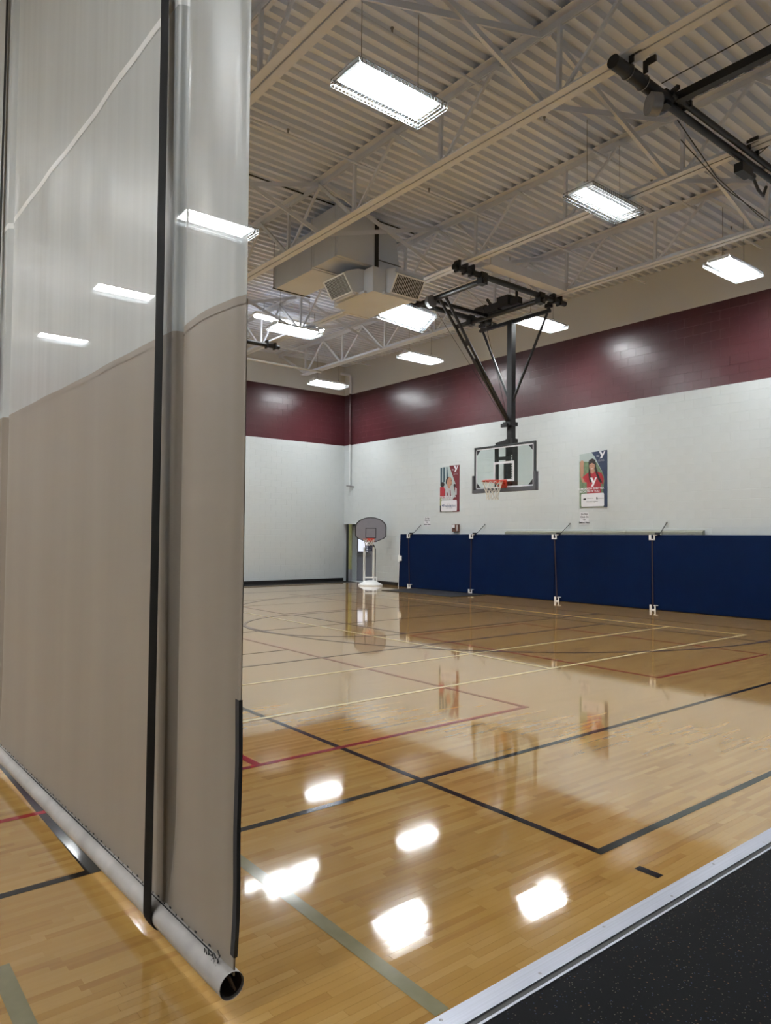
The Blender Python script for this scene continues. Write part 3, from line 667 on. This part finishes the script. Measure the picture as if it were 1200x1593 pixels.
b = MB(); b.tube([(1.3, 16.97, 6.76), (9.93, 16.97, 6.76)], .06, 10); fpz = b.build('support_pipe', M['black']); tag(fpz, 'black support pipe end beside the far lights, coming out from behind the curtain', 'pipe')
for X in (9.55, 9.8):
    b = MB(); b.span((X - .02, 16.9, 6.68), (X + .02, 17.05, ZB + .03)); b.build('clamp', M['black'], fpz)
b = MB(); b.span((10.05, 9.28, 6.83), (12.4, 9.52, 6.85)); b.span((10.05, 9.28, 6.85), (12.4, 9.30, 7.0)); tag(b.build('support_channel', M['steel']), 'pale channel bolted under the joists behind the hoop frame', 'beam')

# ================================================================== WALL MATS
seams = [5.95, 8.9, 11.64, 14.62, 17.86]
mlab = ['blue wall mat at the right edge of the picture', 'blue wall mat below the right banner, between two strapped seams', 'blue wall mat below the hanging glass backboard', 'blue wall mat below the left banner, at the left end of the row']
XM0, XM1, ZMt = 14.99, 15.05, 1.70
for i in range(4):
    t = thing('wall_mat', (XM0, (seams[i] + seams[i + 1]) / 2, 0), mlab[i], 'mat', 'leaning blue wall mats')
    b = MB(); y0, y1 = seams[i] + .008, seams[i + 1] - .008; th_ = .06; bv = .018
    prof_ = [(0, bv), (bv, 0), (th_ - bv, 0), (th_, bv), (th_, ZMt - bv), (th_ - bv, ZMt), (bv, ZMt), (0, ZMt - bv)]
    n = len(prof_); vs = []
    for yy in (y0, y0 + bv, y1 - bv, y1):
        e = .012 if yy in (y0, y1) else 0
        for px_, pz in prof_: vs.append((XM0 + (XM1 - XM0) * pz / ZMt + (px_ - th_ / 2) * (1 - e * 30 if False else 1) + th_ / 2 + (e if px_ < th_ / 2 else -e), yy, pz))
    b.add(vs, [tuple(range(n)), tuple(range(4 * n - 1, 3 * n - 1, -1))] + [(r * n + k, (r + 1) * n + k, (r + 1) * n + (k + 1) % n, r * n + (k + 1) % n) for r in range(3) for k in range(n)]); b.build('mat_panel', M['navy'], t)
    if i == 3:
        b = MB(); b.bar((XM0 - .004, y1 - .01, 0.0), (XM1 - .004, y1 - .01, ZMt), .02, .01, (1, 0, 0)); b.build('end_piping', M['paper'], t)
# strapped seams: white corner clips, strap, hooked cord
def seam(label, yt, yb, cord):
    t = thing('mat_tie', (XM1, yt, ZMt), label, 'strap', 'ties holding the mats')
    b = MB(); b.bar((XM1 - .008, yt, ZMt - .05), (XM0 - .008, yb, .05), .035, .006, (1, 0, 0)); b.build('strap', M['navyseam'], t)
    for yy, xx, zz, s in ((yt, XM1 - .02, ZMt - .055, 1), (yb, XM0 - .03, .06, 1)):
        b = MB(); b.span((xx, yy - .075, zz - .065), (xx + .012, yy + .075, zz - .035)); b.span((xx, yy + .02, zz - .035), (xx + .012, yy + .075, zz + .055)); b.span((xx, yy - .075, zz - .035), (xx + .012, yy - .045, zz + .055)); b.span((xx, yy - .045, zz + .03), (xx + .012, yy - .03, zz + .055))
        b.span((xx, yy - .12, zz + .04), (xx + .09, yy - .05, zz + .055)); b.build('clip', M['whitesteel'], t)
    b = MB(); b.tube([(XM1 + .03, yt - .1, ZMt + .01), (XM1 + .08, yt - .16, ZMt + .05), (XR - .01, yt - cord, ZMt + .28)], .009, 6); b.span((XM1 - .05, yt - .2, ZMt), (XM1 + .0, yt - .09, ZMt + .05)); b.build('cord', M['ink'], t)
    b = MB(); b.lathe([(0, 0), (.02, .0), (.02, .03), (0, .03)], (XR - .015, yt - cord, ZMt + .27), 8); b.build('hook_eye', M['galv'], t)
seam('white clipped tie on the right-hand mat seam', 8.91, 8.86, .22); seam('white clipped tie on the mat seam left of the right banner', 11.66, 11.53, .3); seam('white clipped tie on the seam just right of the wall horn', 14.63, 14.6, .3); seam('white clipped tie near the left end of the mats', 17.42, 17.3, .3)
b = MB(); b.span((XM0 - .01, 17.70, .84), (XM0 + .015, 17.84, 1.0)); b.span((XM0 + .0, 17.80, .80), (XM0 + .03, 17.88, 1.03)); tag(b.build('wall_latch', M['whitesteel']), 'white latch at the left end of the blue mats', 'latch')
# padded ledge resting above the mats
lg = thing('padded_ledge', (XR - .08, 10.6, 1.7), 'olive grey padded ledge along the wall above the mats', 'ledge')
yy = 7.8
for k in range(6):
    b = MB(); y0, y1 = 7.8 + k * .945, 7.8 + (k + 1) * .945 - .008
    b.add([(XR - .005, y0, 1.66), (XR - .13, y0, 1.66), (XR - .13, y0, 1.76), (XR - .06, y0, 1.80), (XR - .005, y0, 1.80), (XR - .005, y1, 1.66), (XR - .13, y1, 1.66), (XR - .13, y1, 1.76), (XR - .06, y1, 1.80), (XR - .005, y1, 1.80)], [(0, 1, 2, 3, 4), (9, 8, 7, 6, 5), (0, 5, 6, 1), (1, 6, 7, 2), (2, 7, 8, 3), (3, 8, 9, 4), (4, 9, 5, 0)]); b.build('ledge_section', M['benchgreen'], lg)
b = MB(); b.span((13.49, 13.87, .001), (14.86, 16.85, .016)); tag(b.build('rubber_mat', M['rubberblack']), 'flat black rubber mat on the floor before the blue mats', 'mat')

# ================================================================== POSTERS AND NOTICES
def roundrect(x0, y0, x1, y1, r, n=5):
    P = []
    for cx, cy_, a0 in ((x1 - r, y1 - r, 0), (x0 + r, y1 - r, 90), (x0 + r, y0 + r, 180), (x1 - r, y0 + r, 270)):
        for k in range(n + 1): a = math.radians(a0 + 90 * k / n); P.append((cx + r * math.cos(a), cy_ + r * math.sin(a)))
    return P
def ell(cx, cy_, rx, ry, n=18): return [(cx + rx * math.cos(2 * math.pi * k / n), cy_ + ry * math.sin(2 * math.pi * k / n)) for k in range(n)]
def poster(label, Yl, Yr, Z0, Z1, layers, texts):
    W_, H_ = Yl - Yr, Z1 - Z0
    t = thing('wall_poster', (XR - .01, (Yl + Yr) / 2, Z0), label, 'poster', 'banners on the right wall')
    fn = lambda u, v, tt: (XR - .014 - tt, Yl - u * W_, Z0 + v * H_)
    for k, (nm, mk, poly) in enumerate(layers):
        b = MB(); n = len(poly); t0 = .0006 * k
        b.prism(poly, fn, t0 - (.008 if k == 0 else 0), t0 + .0005); b.build(nm, M[mk], t)
    kk = .0006 * len(layers) + .001
    for body, u, v, size, mk, bold, it in texts:
        tf = lambda x, y, tt, u=u, v=v: (XR - .014 - tt, Yl - u * W_ - x, Z0 + v * H_ + y)
        text_mb(body, size, tf, kk, bold=bold, italic=it).build('lettering', M[mk], t)
Ylogo = lambda x0, y0, x1, y1: [(x0 + (x1 - x0) * a, y0 + (y1 - y0) * b_) for a, b_ in ((0, 1), (.34, 1), (.56, .56), (.78, 1), (1, 1), (.62, .28), (.46, 0), (.12, 0), (.36, .36))]
poster('right banner of a waving child in red shirt with braids', 11.06, 10.245, 2.385, 3.79, [
    ('backing', 'prsky', [(0, 0), (1, 0), (1, 1), (0, .965)]),
    ('greenery', 'prgreen', [(0, 0), (.9, 0), (.9, .55), (.62, .8), (.3, .82), (0, .84)]),
    ('navy_field', 'prnavy', [(.44, .985), (.56, .9), (.70, .75), (.82, .63), (.88, .55), (.90, .45), (.86, .3), (.88, 0), (1, 0), (1, 1)]),
    ('forearm', 'skin', [(.03, .80), (.16, .82), (.16, .64), (.12, .56), (.24, .50), (.22, .44), (.10, .46), (.04, .58)]),
    ('palm', 'skin', ell(.10, .80, .07, .055)),
    ('hair', 'hair', [(.33, .80), (.36, .85), (.48, .875), (.58, .84), (.61, .77), (.60, .68), (.36, .68)]),
    ('shirt', 'prred', [(.12, .545), (.24, .60), (.38, .64), (.62, .64), (.80, .60), (.88, .50), (.86, .40), (.78, .42), (.78, .24), (.28, .24), (.27, .45), (.2, .46)]),
    ('neck', 'skin', [(.40, .69), (.54, .69), (.54, .62), (.47, .60), (.40, .62)]),
    ('face', 'skin', ell(.465, .735, .105, .085)),
    ('fringe', 'hair', [(.35, .79), (.48, .83), (.59, .78), (.60, .70), (.57, .76), (.46, .795), (.37, .765), (.345, .70)]),
    ('eyes', 'hair', ell(.425, .745, .015, .006, 8)), ('eyes', 'hair', ell(.51, .745, .015, .006, 8)), ('smile', 'paper', [(.42, .70), (.46, .693), (.51, .70), (.465, .682)]),
    ('braid', 'hair', [(.355, .70), (.40, .66), (.42, .52), (.44, .46), (.40, .44), (.36, .50), (.34, .60)]),
    ('braid', 'hair', [(.565, .76), (.61, .74), (.66, .62), (.74, .52), (.82, .44), (.78, .42), (.70, .47), (.60, .60)]),
    ('shirt_emblem', 'paper', Ylogo(.40, .37, .64, .53)),
    ('white_panel', 'paper', roundrect(.07, .012, .895, .25, .035)),
    ('emblem', 'paper', Ylogo(.72, .86, .95, .985)),
    ('panel_logo', 'ink', [(.14, .135), (.25, .135), (.25, .165), (.16, .165)]), ('panel_logo', 'ink', [(.62, .14), (.67, .14), (.655, .18), (.625, .18)])],
    [('TOMORROW IS BETTER', .42, .335, .072, 'paper', .0015, 0), ('BECAUSE OF YOU', .38, .285, .072, 'paper', .0015, 0), ('the', .68, .905, .06, 'paper', .001, 0), ('FOR YOUTH\nDEVELOPMENT', .80, .825, .028, 'prgrey', 0, 0), ('presented by', .40, .165, .035, 'ink', 0, 0), ('insurance agency', .47, .105, .05, 'ink', .0004, 0), ('COMMUNITY', .78, .152, .03, 'ink', 0, 0)])
poster('left banner of a smiling person in a white jersey on maroon', 16.22, 15.37, 2.39, 3.80, [
    ('backing', 'prsky', [(0, 0), (1, 0), (1, 1), (0, .98)]),
    ('window_shade', 'prteal', [(.02, .62), (.10, .62), (.11, .97), (.02, .97)]), ('window_shade', 'prteal', [(.17, .64), (.26, .66), (.26, .98), (.17, .98)]), ('window_shade', 'prteal', [(.34, .72), (.42, .76), (.38, .98), (.33, .98)]),
    ('maroon_field', 'prmaroon', [(.48, 1), (.62, .82), (.80, .60), (.72, .52), (.80, .36), (.66, .26), (.66, 0), (1, 0), (1, 1)]),
    ('crowd_red', 'prred', [(0, .30), (0, .54), (.10, .57), (.24, .53), (.26, .30)]), ('crowd_head', 'hair', ell(.13, .60, .11, .055)),
    ('crowd_shadow', 'hair', [(0, 0), (.1, 0), (.12, .22), (0, .3)]), ('crowd_trim', 'yellowtape', [(0, .14), (.06, .14), (.12, .30), (.06, .36), (0, .26)]),
    ('jersey', 'prgrey', [(.26, .36), (.29, .55), (.38, .58), (.58, .55), (.66, .44), (.66, .27), (.26, .27)]),
    ('jersey_stripe', 'prmaroon', [(.34, .42), (.40, .42), (.46, .33), (.42, .33)]), ('jersey_stripe', 'prmaroon', [(.52, .46), (.56, .46), (.58, .34), (.53, .34)]), ('jersey_stripe', 'prmaroon', [(.25, .5), (.29, .5), (.28, .34), (.25, .34)]),
    ('neck', 'skin', [(.38, .62), (.56, .60), (.52, .50), (.42, .52)]), ('face', 'skin', ell(.50, .65, .14, .105)), ('hair', 'hair', [(.31, .62), (.32, .70), (.38, .75), (.50, .762), (.46, .74), (.40, .70), (.36, .60)]),
    ('eyes', 'hair', ell(.60, .67, .03, .009, 8)), ('smile', 'hair', [(.54, .60), (.62, .605), (.60, .59)]),
    ('second_head', 'hair', ell(.76, .565, .05, .035)), ('second_jersey', 'prgrey', [(.80, .52), (.88, .50), (.88, .36), (.78, .36)]),
    ('white_panel', 'paper', roundrect(.08, .012, .89, .25, .035)), ('emblem', 'paper', Ylogo(.72, .86, .96, .99)), ('panel_mark', 'prblue', [(.11, .14), (.17, .165), (.25, .165), (.18, .145), (.15, .12)])],
    [('TOMORROW IS BETTER', .43, .325, .066, 'paper', .0015, 0), ('BECAUSE OF YOU', .38, .278, .066, 'paper', .0015, 0), ('the', .68, .905, .06, 'paper', .001, 0), ('FOR YOUTH\nDEVELOPMENT', .82, .81, .028, 'prgrey', 0, 0), ('Foundation', .50, .13, .12, 'prblue', .001, .3), ('supporting', .45, .175, .035, 'ink', 0, 0), ('community health', .50, .085, .04, 'ink', 0, 0)])
def notice(label, Yl, Yr, Z0, Z1, lines):
    t = thing('paper_notice', (XR - .01, (Yl + Yr) / 2, Z0), label, 'notice', 'paper notices on the wall')
    b = MB(); b.span((XR - .009, Yr, Z0), (XR - .006, Yl, Z1)); b.build('sheet', M['paper'], t)
    n = len(lines)
    for i, s in enumerate(lines):
        z = Z1 - (Z1 - Z0) * (i + .7) / (n + .4); yc = (Yl + Yr) / 2
        text_mb(s, .062, lambda x, y, tt, z=z: (XR - .0095 - tt, yc - x, z + y), .0005, bold=.002).build('lettering', M['ink'], t)
notice('white paper notice under the right banner', 11.05, 10.79, 1.955, 2.27, ['Do Not', 'Climb On', 'Or', 'Behind Mats'])
notice('white paper notice left of the wall horn', 16.95, 16.67, 1.965, 2.25, ['Do Not', 'Climb On', 'Or', 'Behind Mats'])
hn = thing('wall_horn', (XR - .05, 15.49, 1.77), 'small brown and white horn box on the wall below the left banner', 'horn')
b = MB(); b.span((XR - .08, 15.36, 1.78), (XR, 15.62, 2.0)); b.build('box', M['brown'], hn)
b = MB(); b.span((XR - .088, 15.50, 1.90), (XR - .08, 15.61, 1.99)); b.span((XR - .088, 15.385, 1.80), (XR - .08, 15.41, 1.98)); b.build('white_label', M['paper'], hn)
b = MB(); b.lathe([(0, .0), (.03, 0)], (0, 0, 0), 10); b.v = [(XR - .09, 15.52 + v[0], 1.87 + v[1]) for v in b.v]; b.build('lens', M['ink'], hn)

# ================================================================== PORTABLE HOOP IN THE CORNER
ang = math.atan2(-14.6, -18.8) ; PO = Vector((14.58, 18.8, 0))
fd = Vector((-14.58, -18.8, 0)).normalized(); sd = Vector((-fd.y, fd.x, 0)) * -1      # fd towards camera, sd to image right
if sd.dot(Vector((1, -1, 0))) < 0: sd = -sd
pl = lambda f, s, z: tuple(PO + fd * f + sd * s + Vector((0, 0, z)))
pt = thing('portable_hoop', tuple(PO), 'small white portable basketball hoop with grey fan backboard by the corner', 'basketball hoop')
b = MB(); n = 28; prof_ = [(1.0, 0), (1.02, .02), (.96, .05), (.7, .10), (.45, .155), (.25, .17), (0, .172)]
vs = [pl(.30 * r * math.sin(2 * math.pi * k / n), .40 * r * math.cos(2 * math.pi * k / n), z) for r, z in prof_ for k in range(n)]
b.add(vs, [(i * n + k, i * n + (k + 1) % n, (i + 1) * n + (k + 1) % n, (i + 1) * n + k) for i in range(len(prof_) - 1) for k in range(n)], 0, True); b.build('base', M['whitesteel'], pt)
for s in (-.21, .10):
    b = MB(); b.bar(pl(-.08, s, .05), pl(-.08, s, 1.26), .055, .055); b.build('post', M['whitesteel'], pt)
b = MB(); b.bar(pl(-.08, -.24, .26), pl(-.08, .20, .26), .05, .05); b.build('crossbar', M['whitesteel'], pt)
b = MB(); b.bar(pl(-.08, .20, .05), pl(-.08, .20, .27), .035, .035); b.build('stub_post', M['whitesteel'], pt)
b = MB(); b.tube([pl(-.14, .15, .12), pl(-.14, .15, 1.2), pl(-.06, .09, 1.34)], .02, 8); b.build('brace', M['ink'], pt)
b = MB(); b.lathe([(.0, -.02), (.035, -.02), (.035, .02), (0, .02)], pl(-.20, .30, .06), 10); b.build('wheel', M['ink'], pt)
def fan(k):
    P = [(-.17, 1.44), (-.43, 1.55), (-.51, 1.63), (-.515, 1.92)]
    P += [(-.515 * math.cos(a), 1.92 + .33 * math.sin(a)) for a in [math.pi * i / 16 for i in range(1, 16)]]
    P += [(.515, 1.92), (.51, 1.63), (.43, 1.55), (.17, 1.44)]
    c = (0, 1.80); return [(c[0] + (x - c[0]) * k, c[1] + (z - c[1]) * k) for x, z in P]
b = MB(); b.prism(fan(1), lambda u, v, t: pl(t, u, v), .06, .085); b.build('backboard', M['bboard'], pt)
b = MB(); o_, i_ = fan(1.01), fan(.945); n = len(o_)
vs = [pl(.088, u, v) for u, v in o_] + [pl(.088, u, v) for u, v in i_]; b.add(vs, [(k, (k + 1) % n, n + (k + 1) % n, n + k) for k in range(n)]); b.build('border_line', M['ink'], pt)
b = MB()
for a_, c_ in (((-.165, 1.56), (-.165, 1.89)), ((.165, 1.56), (.165, 1.89)), ((-.175, 1.89), (.175, 1.89)), ((-.175, 1.57), (.175, 1.57))): b.bar(pl(.088, *a_), pl(.088, *c_), .025, .004, fd)
b.build('target_square', M['ink'], pt)
b = MB(); rc = pl(.30, -.06, 1.53); ring = [(rc[0] + .2 * math.cos(a), rc[1] + .2 * math.sin(a), rc[2]) for a in [2 * math.pi * k / 24 for k in range(25)]]
b.tube(ring, .012, 6); b.bar(pl(.09, -.12, 1.50), pl(.09, .12, 1.50), .03, .12); b.bar(pl(.1, .02, 1.49), pl(.16, -.02, 1.50), .16, .1); prim = b.build('rim', M['red'], pt, 'red steel rim')
nt1 = make_net(rc[0], rc[1], rc[2] - .01, .19, .12, .20, 10, 3, .009, M['net'], prim)
make_net(rc[0], rc[1], rc[2] - .2, .12, .105, .20, 10, 3, .012, M['prnavy'], prim)

# ================================================================== DIVIDER CURTAIN
CU = thing('divider_curtain', (XC, 11.5, 0), 'tall taupe and white gym divider curtain with black hoist straps', 'curtain')
rdx = lambda Y: -.021 * (min(Y, 6.2) - 2.2)
def cdx(Y):
    d = .003 * math.sin(Y * 5.1) + .002 * math.sin(Y * 11.7 + 1) + .005 * math.sin(Y * 1.7 + .5) - .021 * (min(Y, 6.2) - 2.2)
    g = lambda c, s, a: a * math.exp(-((Y - c) / s) ** 2)
    for yf in (2.765, 5.62): d += .055 * math.exp(-(yf - Y) / .040) if Y < yf else .055 * max(0, 1 - (Y - yf) / .018)
    return d - g(2.45, .14, .012) + g(2.2, .035, .012)
Ys = [2.195 + .011 * k for k in range(90)]; 
while Ys[-1] < 8: Ys.append(Ys[-1] + .04)
while Ys[-1] < 21.2: Ys.append(Ys[-1] + .2)
def cloth(z0, z1, nz, thick=0):
    b = MB(); zs = [z0 + (z1 - z0) * k / nz for k in range(nz + 1)]; nn = len(Ys)
    def edge(z): return .0 if z > .5 else .03 * ((.5 - z) / .5) ** 2
    for off in ((0, thick) if thick else (0,)):
        vs = [(XC + (cdx(Y) - rdx(Y)) * (1 if z > .5 else max(.12, (z - .1) / .4)) + rdx(Y) + off, Y + (edge(z) if k_ == 0 else 0), z) for z in zs for k_, Y in enumerate(Ys)]
        b.add(vs, [(i * nn + k, (i + 1) * nn + k, (i + 1) * nn + k + 1, i * nn + k + 1) if not off else (i * nn + k, i * nn + k + 1, (i + 1) * nn + k + 1, (i + 1) * nn + k) for i in range(nz) for k in range(nn - 1)], 0, True)
    return b
cloth(.135, 2.415, 24, .003).build('lower_panel', M['tan'], CU, 'solid taupe vinyl lower panel')
up_ = cloth(2.415, ZB - .05, 18).build('upper_panel', M['mesh'], CU, 'pale see-through mesh upper panel')
b = MB(); nn = len(Ys)
for z0, z1, dx in ((2.40, 2.43, -.002),):
    vs = [(XC + cdx(Y) + dx, Y, z) for z in (z0, z1) for Y in Ys]; b.add(vs, [(k, nn + k, nn + k + 1, k + 1) for k in range(nn - 1)], 0, True)
b.build('join_seam', M['tan'], CU)
b = MB(); vs = [(XC + cdx(Y) - .002, Y, z) for z in (3.79, 3.83) for Y in Ys]; b.add(vs, [(k, nn + k, nn + k + 1, k + 1) for k in range(nn - 1)], 0, True); b.build('weld_seam', M['whitesteel'], up_)
# bottom roll with open end, stitched pocket edge
RR = .045; RX, RZc = XC - .008, .112
ro = MB(); pth = []
path = [(RX + rdx(yv) + .002 * math.sin(yv * 1.9), yv, RZc + .003 * math.sin(yv * 2.7)) for yv in [2.20 + .16 * k for k in range(119)]]
ro.tube(path, [RR * (1 + .02 * math.sin(k * 1.3)) for k in range(len(path))], 20, False)
rollo = ro.build('bottom_roll', M['rollcloth'], CU, 'grey white vinyl pocket around the bottom tube')
b = MB(); b.tube([(RX, 2.21, RZc), (RX, 3.0, RZc)], RR - .006, 18, False); b.build('tube_wall', M['cardboard'], rollo)
b = MB(); b.tube([(RX, 2.45, RZc), (RX, 2.46, RZc)], RR - .007, 18, True); b.build('tube_plug', M['ink'], rollo)
b = MB(); b.bar((RX - .01, 2.212, RZc + .03), (RX + .012, 2.215, RZc - .02), .006, .028, (0, 1, 0)); b.build('loose_flap', M['cardboard'], rollo)
b = MB()
for k in range(70):
    yv = 2.36 + k * .055; b.box((XC + rdx(yv) - .012, yv, .172 + .003 * (-1) ** k), (.003, .004 if k % 2 else .012, .006))
b.bar((XC + rdx(2.34) - .012, 2.34, .158), (XC + rdx(6.2) - .012, 6.2, .158), .004, .004); b.build('pocket_stitching', M['ink'], CU)
b = MB(); random.seed(3)
for k in range(60):
    yv = 2.27 + random.random() * .11; z = .205 - (yv - 2.25) * .25 + random.uniform(-.018, .018); b.bar((XC - .045 + (z - .165) * .5, yv, z - .04), (XC - .042 + (z - .165) * .5, yv + random.uniform(-.02, .03), z - .04 + random.uniform(-.02, .012)), .003, .003)
b.build('frayed_stitching', M['ink'], CU)
b = MB(); vs = []
zz_ = [.20 + .85 * k / 20 for k in range(21)]
eY = lambda z: 2.195 + (.03 * ((.5 - z) / .5) ** 2 if z < .5 else 0) + .003 * math.sin(z * 13)
for z in zz_: vs += [(XC - .004, eY(z) + .020, z), (XC - .006, eY(z) - .010, z), (XC + .008, eY(z) - .010, z)]
b.add(vs, [(3 * i + j, 3 * i + j + 1, 3 * i + 3 + j + 1, 3 * i + 3 + j) for i in range(20) for j in range(2)]); b.build('edge_trim', M['ink'], CU, 'black edge binding')
def strap(Yt, Yb, z0=.03):
    b = MB(); hw = .043; pts = []
    for k in range(40):
        z = ZB - .1 - (ZB - .1 - RZc - .01) * k / 39; f = (ZB - z) / ZB; Y = Yt + (Yb - Yt) * f; pts.append((XC + rdx(Y) - .022 + (RX - RR - .006 - XC + .022) * f ** 2, Y, z))
    for a in [math.radians(d) for d in range(90, 265, 17)]: pts.append((RX + rdx(Yb) - (RR + .005) * math.sin(a), Yb, RZc + (RR + .004) * math.cos(a)))
    vs = []
    for p in pts: vs += [(p[0], p[1] - hw, p[2]), (p[0] - .002, p[1], p[2]), (p[0], p[1] + hw, p[2])]
    b.add(vs, [(3 * i + j, 3 * i + 3 + j, 3 * i + 4 + j, 3 * i + 1 + j) for i in range(len(pts) - 1) for j in range(2)], 0, True); b.build('hoist_strap', M['strap'], CU, 'black webbing hoist strap')
strap(2.915, 2.795); strap(5.80, 5.80); strap(10.0, 10.0); strap(14.0, 14.0)
b = MB(); b.span((XC - .05, 2.1, ZB - .07), (XC + .06, 21.2, ZB - .005)); b.build('head_rail', M['steel'], CU)
